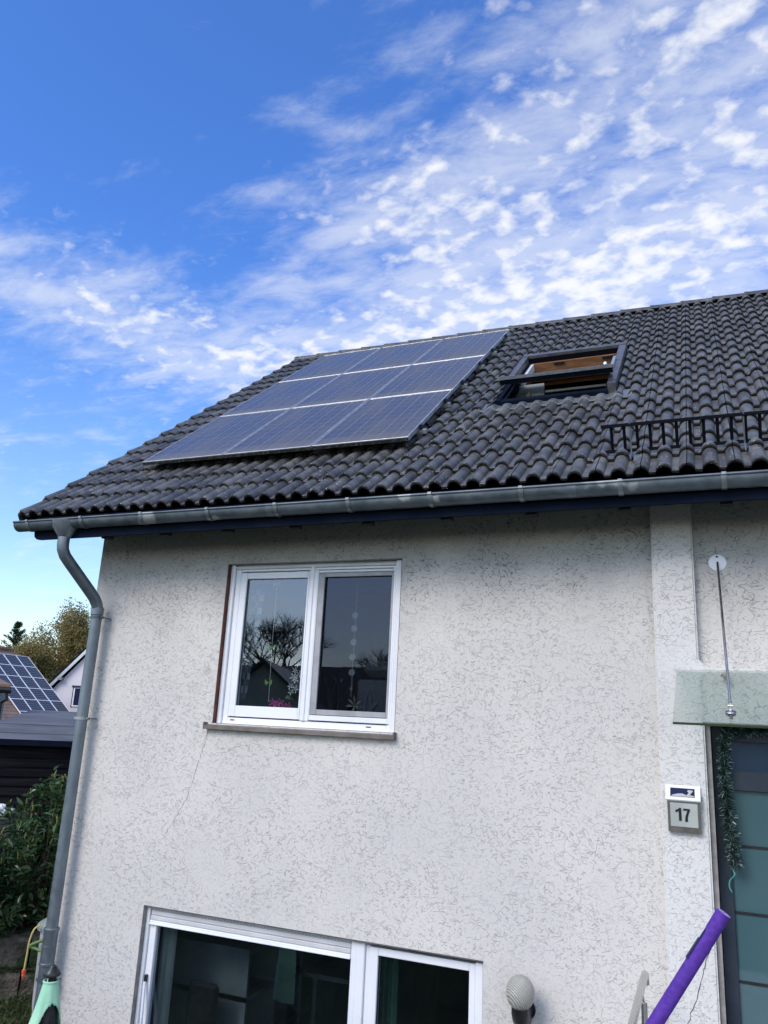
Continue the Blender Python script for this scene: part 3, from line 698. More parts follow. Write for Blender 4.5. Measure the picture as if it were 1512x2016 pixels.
# sash swung outwards at the foot
th = R(12.5); pvs, pvh = 3.05, .08
def SF(x, a, b):   # a along sash from pivot towards the foot, b out of the sash plane
    s = pvs - a * math.cos(th) - b * math.sin(th) * -1 * -1; h = pvh + a * math.sin(th) + b * math.cos(th)
    return RF(x, s, h)
def sbox(m, x0, x1, a0_, a1_, b0_, b1_):
    v = [SF(x, a, b) for b in (b0_, b1_) for a in (a0_, a1_) for x in (x0, x1)]
    m.add(v, [(0, 2, 3, 1), (4, 5, 7, 6), (0, 1, 5, 4), (2, 6, 7, 3), (0, 4, 6, 2), (1, 3, 7, 5)])
m = MB(); sbox(m, -1.812, -.735, .80, .86, -.045, .03); sbox(m, -1.815, -1.765, -.78, .799, -.04, .02); sbox(m, -.812, -.790, -.78, .799, -.04, .02); sbox(m, -1.764, -.813, -.80, -.74, -.04, .02)
sash = m.build('sash', M['navy'], sky_w)
m = MB(); sbox(m, -1.815, -.730, .785, .860, .031, .042); sbox(m, -1.815, -.730, .861, .868, .008, .042); m.build('sash_cover', M['alu'], sky_w)
m = MB(); sbox(m, -1.764, -.813, -.739, .799, -.012, -.004); m.build('pane', M['roof_glass'], sky_w)
m = MB()
for k_ in range(5): sbox(m, -1.76, -.82, .12 + k_ * .115, .215 + k_ * .115, -.062 + .004 * k_, -.050 + .004 * k_)
m.build('slat_blind', M['red_brown'], sky_w); m = MB(); sbox(m, -1.60, -1.50, .33, .42, -.05, -.028); m.build('catch', M['black'], sky_w); m = MB(); sbox(m, -1.02, -.90, .33, .42, -.05, -.028); m.build('catch', M['black'], sky_w)
m = MB(); rbox(m, -.802, -.775, 2.75, 3.15, .02, .17); m.tube([SF(-.80, .80, .06), SF(-.77, .72, -.03), RF(-.77, 2.5, .10)], .014, 8); m.build('hinge_arm', M['alu'], sky_w)
# flashing apron dressed over the tiles below, and side gutters
m = MB(); vs = []; cols_ = 90
for j, (s_, fl) in enumerate(((2.26, 0.0), (2.17, .35), (2.08, 1.0), (2.015, 1.0), (2.010, 1.0))):
    for i in range(cols_ + 1):
        x = -2.02 + (1.46) * i / cols_; u = (x - XE) % .15; d = min(u, .15 - u)
        h = .036 * max(0, 1 - (d / .047) ** 2) ** .62 if d < .047 else 0
        vs.append(RF(x, s_, .035 + fl * h + (.0 if j < 4 else -.012)))
m.add(vs, [(j * (cols_ + 1) + i, j * (cols_ + 1) + i + 1, (j + 1) * (cols_ + 1) + i + 1, (j + 1) * (cols_ + 1) + i) for j in range(4) for i in range(cols_)])
rbox(m, SX0 - .03, hx0 - .001, 2.2, SS1 + .02, .012, .018); rbox(m, hx1 + .001, SX1 + .03, 2.2, SS1 + .02, .012, .018); rbox(m, SX0 - .02, SX1 + .02, hs1 + .001, SS1 + .08, .012, .02)
m.build('flashing', M['flash'], sky_w, fix=False)
# things seen through the gap: plank, pale board and pale green plant tray
m = MB(); m.box(-1.92, -1.52, 1.80, 1.82, 3.10, 3.60); m.build('pale_board', M['curtain'], sky_w)
m = MB(); m.prism([(-1.82, 1.78, 3.12), (-1.78, 1.78, 3.12), (-1.66, 1.78, 3.5), (-1.70, 1.78, 3.5)], (0, .01, 0)); m.build('pale_lath', M['cream_wood'], sky_w); m = MB(); m.box(-1.50, -.76, 1.77, 1.79, 3.478, 3.502); m.box(-1.50, -.76, 1.775, 1.79, 3.42, 3.45); m.build('window_board', M['curtain'], sky_w)

# ------------------------------------------------------------ solar panels on the house
PW, PH = .972, 1.586
M['pv'] = pv_mat('polycrystalline_cells', PW - .04, PH - .04, 6, 10, (.022, .024, .036), (.038, .040, .054), (.22, .42, .32), (.42, .25, .26))
M['moss'] = wear(mat('mossy_grime', (.02, .025, .015), .9), (.010, .012, .010), (.10, .11, .08), 40, .5, .72)
arr = thing('solar_array', 'nine blue solar panels in three rows on the pantile roof of the near house', 'solar array', RF(-3.84, 3.3, .10))
def local(o, p, rot=None):      # place a child in the world while its parent carries only a translation
    o.parent = arr; o.location = Vector(p) - arr.location
    if rot: o.rotation_euler = rot
w2, h2 = PW / 2 - .006, PH / 2 - .006
pn = bpy.data.objects.new('solar_panel', None)
m = MB(); m.box(-w2 + .015, w2 - .015, -h2 + .015, h2 - .015, .004, .0135); cells0 = m.build('cells', M['pv'])
m = MB(); m.box(-w2, -w2 + .016, -h2, h2, -.020, .018, .0015); m.box(w2 - .016, w2, -h2, h2, -.020, .018, .0015)
m.box(-w2 + .0165, w2 - .0165, -h2, -h2 + .016, -.020, .0178, .0015); m.box(-w2 + .0165, w2 - .0165, h2 - .016, h2, -.020, .0178, .0015)
frame0 = m.build('frame', M['alu'])
m = MB(); m.box(-w2 + .001, w2 - .001, -h2 - .004, -h2 - .0003, -.021, .008); grime0 = m.build('grime_strip', M['moss'])
for r in range(3):
    for c in range(3):
        o = bpy.data.objects.new('solar_panel', None); col.objects.link(o); o.empty_display_size = .2
        local(o, RF(-5.302 + PW * (c + .5), .937 + PH * (r + .5), .150), (A, 0, 0))
        for src in (cells0, frame0, grime0):
            q = src if (r, c) == (0, 0) else src.copy()
            if (r, c) != (0, 0): col.objects.link(q)
            q.parent = o
for k, s in enumerate((1.27, 2.13, 2.86, 3.72, 4.44, 5.30)):
    m = MB(); rbox(m, -5.28, -2.325, s - .02, s + .02, .088, .126); rbox(m, -5.28, -2.325, s - .013, s + .013, .126, .129); rail = m.build('mounting_rail', M['alu'], arr)
    m = MB(); rbox(m, -2.384, -2.362, s - .022, s + .022, .127, .176); m.build('end_clamp', M['black'], rail)
    for x in (-5.05, -4.10, -3.20, -2.42):
        m = MB(); rbox(m, x, x + .04, s - .02, s + .03, .045, .088); rbox(m, x, x + .04, s - .12, s - .01, .045, .053); m.build('roof_hook', M['steel'], rail)

# ------------------------------------------------------------ snow guard
sg = thing('snow_guard', 'black metal snow guard railing standing on the tiles above the gutter', 'snow guard', RF(.6, .4, .05))
m = MB()
g0, g1_ = -.685, 3.5
def bar(m, p, q, r=.008): m.tube([p, q], r, 8)
B0 = lambda x: RF(x, .405, .060); T0 = lambda x: RF(x, .435, .250)
for P_ in (B0, T0):
    a, b = P_(g0), P_(g1_); m.box(a[0], b[0], a[1] - .004, a[1] + .004, a[2] - .012, a[2] + .012)
m.build('rails', M['iron'], sg)
m = MB(); x = -.611
while x < g1_:
    a, b = B0(x), T0(x)
    m.prism([(x - .011, a[1], a[2]), (x + .011, a[1], a[2]), (x + .011, b[1], b[2]), (x - .011, b[1], b[2])], (0, .005, 0)); x += .0905
m.build('rungs', M['iron'], sg)
for x in (-.478, .283, 1.04, 1.80, 2.56, 3.3):
    m = MB(); f0 = RF(x, .25, .045); a, b = B0(x), T0(x)
    m.tube([f0, (x, a[1] - .012, a[2] - .01), (x, b[1] - .012, b[2] + .03)], .0055, 8)
    m.prism([RF(x + .02, .23, .034), RF(x + .055, .23, .034), RF(x + .055, .42, .052), RF(x + .02, .42, .052)], RF(0, 0, .003)[0:0] or (0, -.003 * sA, .003 * cA))
    m.build('bracket', M['bracket'], sg)

# ------------------------------------------------------------ glass canopy over the door
can = thing('door_canopy', 'tilted green glass canopy hung on a steel rod above the entrance', 'canopy', (.5, -.06, .47))
bY, bZ, fY, fZ = -.068, .470, -.935, .094
cv = Vector((0, fY - bY, fZ - bZ)); nv = Vector((0, -cv.z, cv.y)).normalized() * -1
nv = Vector((0, cv.z, -cv.y)).normalized(); nv = nv if nv.z > 0 else -nv
m = MB(); p = [Vector((-.241, bY, bZ)), Vector((1.85, bY, bZ)), Vector((1.85, fY, fZ)), Vector((-.241, fY, fZ))]
m.prism(p, nv * -.012); m.build('glass_sheet', M['canopy_glass'], can)
m = MB(); q = [Vector((-.241, fY, fZ)), Vector((1.85, fY, fZ))]
m.prism([q[0] + nv * .0003, q[1] + nv * .0003, q[1] - nv * .0125, q[0] - nv * .0125], cv.normalized() * .006); m.build('front_edge', M['canopy_edge'], can)
def on_can(x, k, off=0.0): return Vector((x, bY, bZ)) + cv * k + nv * off
for x, xd in ((.077, .062), (1.55, 1.55)):
    m = MB(); m.lathe([(.0, .006), (.040, .006), (.058, .003), (.060, 0)], (xd, -.001, 1.225), 32, 'y')
    rod = m.build('wall_disc', M['bright'] if 'bright' in M else M['white'], can, smooth=True)
    m = MB(); m.lathe([(.0, .012), (.005, .010), (.007, .004), (.007, 0)], (xd - .002, -.007, 1.268), 12, 'y'); m.lathe([(0, .016), (.008, .014), (.009, .0)], (xd, -.007, 1.222), 12, 'y'); m.build('bolt', M['black'], can, smooth=True)
    g = on_can(x, .80); top = Vector((xd, -.022, 1.218)); bot = g + Vector((0, 0, .055))
    m = MB(); m.tube([top, bot], .0085, 12); m.tube([bot + (top - bot).normalized() * .012, bot], .012, 12); m.tube([bot, g + Vector((0, 0, .015))], .005, 8)
    m.tube([bot + Vector((-.014, 0, -.022)), bot + Vector((.014, 0, -.022))], .008, 8)
    m.build('support_rod', M['steel'], can, smooth=True)
    for k in (.80, .09):
        c = on_can(x if k > .5 else x - .01, k); m = MB()
        pr = [(.0, .020), (.006, .019), (.010, .012), (.030, .006), (.033, .003), (.033, .0)] if k > .5 else [(.0, .004), (.026, .004), (.027, 0)]
        m2 = MB(); m2.lathe(pr, (0, 0, 0), 28)
        rot = nv.to_track_quat('Z', 'Y').to_matrix()
        m.add([c + rot @ Vector(v) for v in m2.v], m2.f)
        m3 = MB(); m3.lathe([(.030, 0), (.030, -.006), (.011, -.010), (.011, -.030), (0, -.032)], (0, 0, -.0125), 20); m.add([c + rot @ Vector(v) for v in m3.v], m3.f)
        m.build('glass_fitting', M['steel'], can, smooth=True)

# ------------------------------------------------------------ house number lamp
hn = thing('house_number', 'solar house number lamp reading 17 on the pilaster beside the door', 'house number', (-.235, -.06, -.5))
m = MB()
m.prism([(-.335, -.061, -.590), (-.335, -.061, -.385), (-.335, -.125, -.390), (-.335, -.100, -.590)], (.203, 0, 0)); m.build('case', M['brown_metal'], hn)
m = MB(); m.prism([(-.318, -.1262, -.408), (-.149, -.1262, -.408), (-.149, -.1080, -.556), (-.318, -.1080, -.556)], (0, .002, .0002))
M['frost'] = wear(mat('frosted_number_plate', (.42, .45, .42), .5), (.38, .41, .38), (.46, .49, .46), 4); m.build('number_plate', M['frost'], hn)
m = MB()
def slab(z): return -.1264 + (z + .408) * (-.0182 / .148)
def nump(pts): m.prism([(x, slab(z) - .0006, z) for x, z in pts], (0, -.003, 0))
nump([(-.262, -.438), (-.250, -.438), (-.250, -.518), (-.266, -.518), (-.266, -.458), (-.286, -.466), (-.286, -.453), (-.270, -.447)])
nump([(-.238, -.441), (-.197, -.441), (-.197, -.453), (-.238, -.453)])
nump([(-.197, -.453), (-.205, -.470), (-.211, -.490), (-.213, -.522), (-.229, -.522), (-.226, -.492), (-.219, -.470), (-.212, -.453)])
m.build('digits', M['black'], hn)
m = MB(); m.prism([(-.345, -.130, -.388), (-.128, -.130, -.388), (-.128, -.064, -.300), (-.345, -.064, -.300)], (0, .006, -.008)); hd2 = m.build('lid', M['white'], hn)
def lidp(x, k, off): return Vector((x, -.130 + .066 * k, -.388 + .088 * k)) + Vector((0, -.088, .066)).normalized() * off
M['minipv'] = mat('small_solar_cell', (.015, .02, .06), .25, spec=.25)
m = MB(); m.add([lidp(-.315, .20, .0015), lidp(-.163, .20, .0015), lidp(-.163, .80, .0015), lidp(-.315, .80, .0015)], [(0, 1, 2, 3)]); m.build('solar_cell', M['minipv'], hn, fix=False)
m = MB()
def stain(pts): m.add([lidp(x, k, .003) for x, k in pts], [tuple(range(len(pts)))])
stain([(-.313, .22), (-.166, .22), (-.168, .30), (-.19, .34), (-.215, .33), (-.24, .43), (-.27, .40), (-.30, .31)]); stain([(-.212, .34), (-.195, .34), (-.178, .56), (-.172, .66), (-.20, .70), (-.21, .62), (-.200, .5)])
M['stain'] = mat('bird_dirt', (.42, .43, .43), .9); m.build('dirt_splash', M['stain'], hn, fix=False)

hn.location.y -= .024
# ------------------------------------------------------------ globe wall lamp
gl_ = thing('wall_lamp', 'ribbed glass globe wall lamp on a short black socket beside the lower window', 'wall lamp', (-1.28, 0, -1.8))
m = MB(); pr = [(.094 * math.sin(math.pi * i / 24) * (1.0 if i < 12 else 1.0), -.107 * math.cos(math.pi * i / 24)) for i in range(25)]; pr[0] = (.03, -.102); m.lathe(pr, (-1.300, -.200, -1.672), 40)
m.build('glass_globe', M['globe'], gl_, smooth=True, loc=(-1.300, -.200, -1.672))
m = MB(); m.tube([(-1.300, -.200, -1.755), (-1.300, -.196, -1.79), (-1.300, -.170, -1.83), (-1.300, -.120, -1.845)], [.058, .060, .060, .058], 20); m.tube([(-1.30, -.13, -1.82), (-1.30, -.02, -1.82)], .045, 16); m.tube([(-1.30, -.02, -1.82), (-1.30, -.001, -1.82)], .062, 24)
m.build('socket', M['black'], gl_, smooth=True)

# ------------------------------------------------------------ landing, railing, foam noodle
m = MB(); m.box(-1.0, 2.2, -3.3, -.062, -3.5, -2.2, .01); tag(m.build('porch_landing', M['paving']), kind='structure')
rl = thing('handrail', 'brushed steel handrail ending beside the pilaster under the foam noodle', 'handrail', (-.48, -1.6, -2.2))
m = MB(); m.tube(bez([(-.494, -.30, -1.475), (-.4945, -.305, -1.435), (-.493, -.36, -1.405), (-.490, -.6, -1.402), (-.482, -1.3, -1.412), (-.46, -3.1, -1.43)], 6), .0215, 16); m.build('top_rail', M['steel'], rl, smooth=True)
m = MB(); m.tube([(-.480, -.62, -1.49), (-.480, -.62, -2.2)], .018, 14); m.tube([(-.488, -.62, -1.44), (-.480, -.62, -1.51)], .006, 8); m.build('post', M['steel'], rl, smooth=True)
m = MB(); m.tube([(-.46, -2.9, -1.44), (-.46, -2.9, -2.2)], .018, 14); m.build('post', M['steel'], rl, smooth=True)
m = MB()
for z in (-1.62, -1.80, -1.98): m.tube([(-.478, -.62, z), (-.46, -2.9, z)], .006, 8)
m.build('infill_rods', M['steel'], rl, smooth=True)
nd = thing('pool_noodle', 'purple foam pool noodle leaning across the pilaster at lower right', 'pool noodle', (-.83, -2.6, -2.2))
tip = Vector((-0.0194, -1.6, -0.7810)); dr = Vector((-0.3420, 0.0, -0.5207)); 
m = MB(); ax = [tip + dr * (2.8 * k / 24) + Vector((0, 0, -.02 * math.sin(math.pi * k / 24))) for k in range(25)]
m.tube(ax, .0338, 28, cap=False); m.build('foam_tube', M['purple'], nd, smooth=True)
dn = dr.normalized(); uu = dn.cross(Vector((0, 0, 1))).normalized(); vv_ = dn.cross(uu)
def ring(c, r0, r1, n=28):
    a = [c + (uu * math.cos(2 * math.pi * k / n) + vv_ * math.sin(2 * math.pi * k / n)) * r0 for k in range(n)]
    b = [c + (uu * math.cos(2 * math.pi * k / n) + vv_ * math.sin(2 * math.pi * k / n)) * r1 for k in range(n)]
    return a + b, [(k, (k + 1) % n, n + (k + 1) % n, n + k) for k in range(n)]
m = MB(); m.add(*ring(ax[0], .006, .0339)); m.build('cut_end', M['lilac'], nd, fix=False)
# torn printed label wrapped on the upper side
def patch(t0, t1, q0, q1, r=.0343):
    vs = []; n = 8
    for t in (t0, t1):
        for k in range(n + 1):
            q = q0 + (q1 - q0) * k / n; c = tip + dr * t; vs.append(c + (uu * math.cos(q) + vv_ * math.sin(q)) * r)
    return vs, [(k, k + 1, n + 2 + k, n + 1 + k) for k in range(n)]
M['tape'] = mat('dark_label', (.012, .013, .05), .3); M['tape_w'] = mat('white_label', (.55, .58, .66), .4)
import cmath
camv = (Vector((0, -6, 0)) - (tip + dr * .4)).normalized(); upl = Vector((-.87, 0, .5))
qa = math.atan2(upl.dot(vv_), upl.dot(uu))
qc = math.atan2(camv.dot(vv_), camv.dot(uu))
dq = (qc - qa + math.pi) % (2 * math.pi) - math.pi; sg_ = 1 if dq > 0 else -1
m = MB(); m.add(*patch(.18, .44, qa - sg_ * .5, qa + sg_ * .75)); m.build('label_strip', M['tape'], nd, fix=False)
m = MB(); m.add(*patch(.16, .26, qa - sg_ * .3, qa + sg_ * .45, .0346)); m.build('label_print', M['tape_w'], nd, fix=False)

# ------------------------------------------------------------ tinsel garland hanging in the doorway
def garland(name, pts, r, nn__, ln, seed, m_, parent):
    rg = random.Random(seed); P_ = bez(pts, 12); mb = MB()
    for _ in range(nn__):
        t = rg.random() * (len(P_) - 1.001); i = int(t); c = P_[i].lerp(P_[i + 1], t - i)
        d = Vector((rg.gauss(0, 1), rg.gauss(0, 1), rg.gauss(-.1, 1))).normalized(); l_ = ln * rg.uniform(.55, 1.1)
        s_ = d.cross(Vector((rg.gauss(0, 1), rg.gauss(0, 1), rg.gauss(0, 1)))).normalized() * .0022
        a = c; b = c + d * l_ + Vector((0, 0, -.004))
        mb.add([a - s_, a + s_, b + s_ * .6, b - s_ * .6], [(0, 1, 2, 3)], rg.random())
    o = mb.build(name, m_, parent, fix=False, attr=True)
    m2 = MB(); m2.tube(P_, .004, 6); m2.build('wire_core', M['black'], parent)
    return o
M['tinsel'] = mat('green_tinsel', (.02, .07, .05), .4, .3)
t_ = M['tinsel'].node_tree; at = N(t_, 'ShaderNodeAttribute', attribute_name='rnd'); L(t_, mixc(t_, mth(t_, 'POWER', at.outputs['Fac'], 5.0), (.004, .028, .022), (.38, .52, .48)), t_.nodes['Principled BSDF'].inputs['Base Color'])
tg = thing('tinsel_garland', 'green tinsel garland hanging down the left side of the glass door', 'garland', (.02, .02, -.75))
garland('tinsel', [(.30, .06, .085), (.14, .05, .075), (.05, .03, .05), (.030, .02, -.05), (.028, .02, -.15), (.024, .02, -.28), (.030, .02, -.40), (.036, .02, -.50), (.050, .02, -.62), (.052, .02, -.70), (.058, .02, -.765)], .05, 5200, .058, 5, M['tinsel'], tg)
m = MB(); P_ = bez([(.030, .03, -.79), (.052, .02, -.83), (.022, .02, -.87), (.016, .02, -.91), (.030, .02, -.94)], 8)
for a, b in zip(P_, P_[1:]): m.add([(a.x - .004, a.y, a.z), (a.x + .004, a.y, a.z), (b.x + .004, b.y, b.z), (b.x - .004, b.y, b.z)], [(0, 1, 2, 3)])
M['teal'] = mat('teal_ribbon', (.04, .28, .24), .5); m.build('ribbon', M['teal'], tg, fix=False)

# ------------------------------------------------------------ decorations behind the upper window
wi = .18
M['white_flower'] = mat('white_petal', (.75, .76, .72), .6); M['magenta'] = mat('magenta_petal', (.62, .05, .30), .5); M['leafg'] = mat('lime_green', (.22, .42, .06), .5)
M['string'] = mat('clear_string', (.5, .5, .46), .5)
def flower(m, c, r, n=9, ph=0, tilt=None):
    c = Vector(c)
    for k in range(n):
        q = ph + 2 * math.pi * k / n; d = Vector((math.cos(q), 0, math.sin(q))); s_ = Vector((-math.sin(q), 0, math.cos(q)))
        y = Vector((0, -.002, 0)) if tilt is None else tilt * (1 if k % 2 else .5)
        m.add([c, c + d * r * .6 + s_ * r * .17 + y, c + d * r + y * 1.6, c + d * r * .6 - s_ * r * .17 + y], [(0, 1, 2, 3)])
t = thing('butterfly_garland', 'thin string with green butterflies hanging behind the left upper pane', 'garland', (-3.625, wi, .13))
m = MB(); m.tube([(-3.630, wi, 1.2), (-3.63, wi, .6), (-3.617, wi, .13)], .003, 6); m.build('string', M['string'], t)
for z in (1.17, .60, .296):
    m = MB(); x = -3.625
    for sx in (-1, 1): m.add([(x, wi - .01, z), (x + sx * .034, wi - .02, z + .030), (x + sx * .038, wi - .02, z + .006), (x + sx * .028, wi - .018, z - .022)], [(0, 1, 2, 3)])
    m.build('butterfly', M['leafg'], t, fix=False)
t = thing('daisy_garland', 'string of white daisies hanging behind the insect screen', 'garland', (-2.83, wi, .2))
m = MB(); m.tube([(-2.832, wi, 1.2), (-2.832, wi, .20)], .003, 6); m.tube([(-2.822, wi, 1.2), (-2.824, wi, .20)], .002, 6); m.build('string', M['string'], t)
for z in (.884, .772, .654, .529, .403):
    m = MB(); flower(m, (-2.831, wi - .01, z), .036, 10); m.build('daisy', M['white_flower'], t, fix=False)
t = thing('orchid', 'white orchid in a dark pot behind the left pane, next to the mullion', 'orchid', (-3.40, wi + .06, .09))
m = MB(); rg = random.Random(4)
for (x, z) in ((-3.353, .462), (-3.37, .41), (-3.398, .355), (-3.36, .33), (-3.404, .272), (-3.375, .25), (-3.41, .226), (-3.34, .38)): flower(m, (x, wi + rg.uniform(-.02, .03), z), rg.uniform(.03, .042), 5, rg.random() * 3, Vector((0, -.012, 0)))
m.build('blossoms', M['white_flower'], t, fix=False)
m = MB(); m.tube(bez([(-3.36, .24, .12), (-3.33, .24, .35), (-3.35, .22, .47), (-3.40, .20, .36), (-3.41, .19, .22)], 6), .003, 6)
for q in (0, 1.2, 2.5, 4): m.add([(-3.36, .24, .12), (-3.36 + .1 * math.cos(q) - .02, .24 + .05 * math.sin(q), .20), (-3.36 + .16 * math.cos(q), .24 + .07 * math.sin(q), .17), (-3.36 + .1 * math.cos(q) + .02, .24 + .05 * math.sin(q), .16)], [(0, 1, 2, 3)])
M['dkleaf'] = mat('dark_leaf', (.02, .07, .02), .4); m.build('stem_and_leaves', M['dkleaf'], t, fix=False)
m = MB(); m.lathe([(0, -.02), (.035, -.02), (.048, .05), (.045, .05), (.03, -.01)], (-3.36, .24, .06), 20); m.build('pot', M['black'], t)
t = thing('pink_orchid', 'magenta orchid blossoms low behind the left pane', 'orchid', (-3.5, wi + .03, .03))
m = MB()
for (x, z) in ((-3.582, .132), (-3.555, .120), (-3.492, .130), (-3.52, .118), (-3.423, .105), (-3.46, .10)): flower(m, (x, wi + rg.uniform(-.02, .02), z), .042, 5, rg.random() * 3, Vector((0, -.015, 0)))
m.build('blossoms', M['magenta'], t, fix=False)
m = MB(); m.lathe([(0, -.03), (.035, -.03), (.045, .03), (.042, .03)], (-3.5, .24, .05), 20); m.build('pot', M['black'], t)
# checked net curtain strip
t = thing('curtain', 'narrow checked net curtain at the left edge of the upper window', 'curtain', (-3.86, .22, .1))
m = MB(); m2 = MB()
for i in range(17):
    z = 1.14 - i * .0585
    for j in range(3):
        w_ = .047 - .0018 * i; x = -3.908 - .001 * i + j * w_
        (m if (i + j) % 2 else m2).add([(x, .2 + .01 * (j % 2), z), (x + w_, .2 + .01 * ((j + 1) % 2), z), (x + w_, .2 + .01 * ((j + 1) % 2), z - .0585), (x, .2 + .01 * (j % 2), z - .0585)], [(0, 1, 2, 3)])
M['net_w'] = mat('white_net', (.48, .52, .52), .8); M['net_w'].node_tree.nodes['Principled BSDF'].inputs['Alpha'].default_value = .75
M['net_g'] = mat('grey_net', (.35, .40, .42), .8); M['net_g'].node_tree.nodes['Principled BSDF'].inputs['Alpha'].default_value = .30
m.build('white_checks', M['net_w'], t, fix=False); m2.build('sheer_checks', M['net_g'], t, fix=False)
t = thing('sewing_case', 'pale grey hinged case standing open behind the insect screen', 'case', (-2.66, .5, .09))
m = MB(); m.box(-2.88, -2.40, .40, .72, -.05, .36, .02); m.build('base', M['shelf'], t)
m = MB(); m.box(-2.86, -2.40, .44, .68, .395, .53, .05); m.build('lid', M['shelf'], t)
t = thing('dried_twigs', 'spray of dark dried twigs and blossoms low behind the insect screen', 'dried plant', (-2.98, .2, 0))
m = MB(); rg = random.Random(9)
for k in range(16):
    a = Vector((-3.0, .2, .0)); d = Vector((rg.uniform(-.6, .9), rg.uniform(-.2, .3), 1)).normalized()
    pts = [a]
    for j in range(5): d = (d + Vector((rg.uniform(-.3, .3), rg.uniform(-.2, .2), rg.uniform(-.15, .1)))).normalized(); pts.append(pts[-1] + d * .075)
    m.tube(pts, [.004, .0035, .003, .0025, .002, .0015], 5)
    if k % 2: flower(m, pts[-1], .018, 5, rg.random())
m.build('twigs', M['bark'], t)
t = thing('lily_vase', 'pale lily flower beside a pale scarf at the bottom of the right pane', 'flower', (-2.78, wi, .0))
m = MB(); flower(m, (-2.79, wi, .135), .07, 6, .4, Vector((0, -.03, .01))); M['cream'] = mat('cream_petal', (.55, .52, .34), .6); m.build('lily_petals', M['cream'], t, fix=False)
m = MB(); m.tube([(-2.70, wi, .06), (-2.69, wi, .20), (-2.665, wi, .25), (-2.645, wi, .19), (-2.65, wi, .08)], .014, 8); m.tube([(-2.66, wi + .01, .07), (-2.62, wi, .13), (-2.58, wi, .16)], [.02, .025, .012], 8); m.build('scarf', M['shelf'], t)

# ------------------------------------------------------------ lower room furniture
t = thing('shelf_unit', 'pale open shelf unit standing inside the lower left window', 'shelf unit', (-3.9, 1.1, -3.45))
m = MB(); X0, X1, Y0, Y1 = -4.95, -3.85, .62, 2.9
m.box(X0, X1, Y0, Y1, -1.99, -1.95); 
for z in (-2.34, -2.72, -3.10, -3.45): m.box(X0, X1, Y0, Y1, z - .02, z + .02)
for y in (Y0, Y0 + .51, Y0 + 1.02, Y0 + 1.53, Y1 - .03): m.box(X0, X1, y, y + .03, -3.45, -1.99)
m.box(X0, X0 + .02, Y0, Y1, -3.45, -1.99)
m.build('carcass', M['shelf'], t)
t = thing('desk', 'pale desk board with dark clutter behind the lower left pane', 'desk', (-3.2, 2.2, -3.4))
m = MB(); m.box(-3.74, -2.9, 1.5, 3.2, -2.35, -2.31); m.box(-3.70, -3.66, 1.6, 3.1, -3.45, -2.35); m.box(-2.96, -2.92, 1.6, 3.1, -3.45, -2.35); m.build('top_and_legs', M['shelf'], t)
m = MB(); m.box(-4.7, -4.25, 1.0, 1.4, -1.948, -1.86, .02); m.box(-4.2, -3.95, 1.7, 2.1, -1.948, -1.78, .02); m.build('clutter', M['sill'], t)
t = thing('curtain', 'long grey green curtain inside the left edge of the lower window', 'curtain', (-4.40, .25, -3.45))
m = MB(); vs = []
for z in (-1.62, -3.45):
    for k in range(13): vs.append((-4.47 + .012 * k, .20 + .02 * math.sin(k * 1.6), z))
m.add(vs, [(k, k + 1, 14 + k, 13 + k) for k in range(12)]); m.build('fabric', M['curtain'], t, smooth=True, fix=False)
M['green_curtain'] = wear(mat('green_curtain', (.06, .14, .11), .8), (.05, .12, .09), (.08, .18, .14), 4)
t = thing('green_curtain', 'dark green curtain inside the narrow lower right sash', 'curtain', (-2.36, .25, -3.45))
m = MB(); vs = []
for z in (-1.62, -3.45):
    for k in range(13): vs.append((-2.46 + .012 * k, .22 + .02 * math.sin(k * 1.9), z))
m.add(vs, [(k, k + 1, 14 + k, 13 + k) for k in range(12)]); m.build('fabric', M['green_curtain'], t, smooth=True, fix=False)
t = thing('office_chair', 'black chair back seen low in the lower left window', 'chair', (-4.1, .45, -3.45))
m = MB(); m.box(-4.28, -3.98, .36, .42, -2.62, -2.18, .03); m.build('backrest', M['black'], t)
m = MB(); m.box(-4.35, -3.90, .40, .52, -2.95, -2.88, .02); m.build('seat', M['black'], t)
m = MB(); m.tube([(-4.12, .46, -2.9), (-4.12, .46, -3.45)], .03, 10); m.tube([(-4.12, .40, -2.9), (-4.12, .39, -2.6)], .02, 8); m.build('leg', M['black'], t)

# ------------------------------------------------------------ folded rotary dryer with mint cover
dx, dy = -4.02, -1.55
dr_ = thing('rotary_dryer', 'folded black rotary dryer under a mint green cover at lower left', 'rotary dryer', (dx, dy, -3.45))
m = MB(); m.tube([(dx, dy, -1.66), (dx, dy, -3.45)], .022, 12); m.build('pole', M['black'], dr_)
m = MB(); m.lathe([(.0, .036), (.018, .034), (.026, .022), (.044, .004), (.052, -.012), (.052, -.024), (.032, -.030)], (dx, dy, -1.632), 24); m.lathe([(.030, 0), (.030, -.03), (.022, -.06)], (dx, dy, -1.662), 20); m.build('cap', M['black'], dr_, smooth=True)
m = MB(); vs = []; NS = 160; NZ = 90; ang0 = math.atan2(-6 - dy, 0 - dx) + .42
def cov_r(t, q):
    base = .040 + .030 * t ** .6 * 1.0 + .085 * min(1, t * 2.4) * (.55 + .45 * min(1, t * 1.4))
    if t < .02: base = .044
    return base * (1 + .10 * math.sin(q * 3 + t * 5) * min(1, t * 3) + .05 * math.sin(q * 8 + 1) * min(1, t * 4))
grid = {}
for j in range(NZ + 1):
    t0 = (j / NZ); z = -1.690 - .95 * t0
    for i in range(NS):
        q = 2 * math.pi * i / NS; r_ = cov_r(t0, q); vs.append((dx + r_ * math.cos(q), dy + r_ * math.sin(q), z))
fs = []
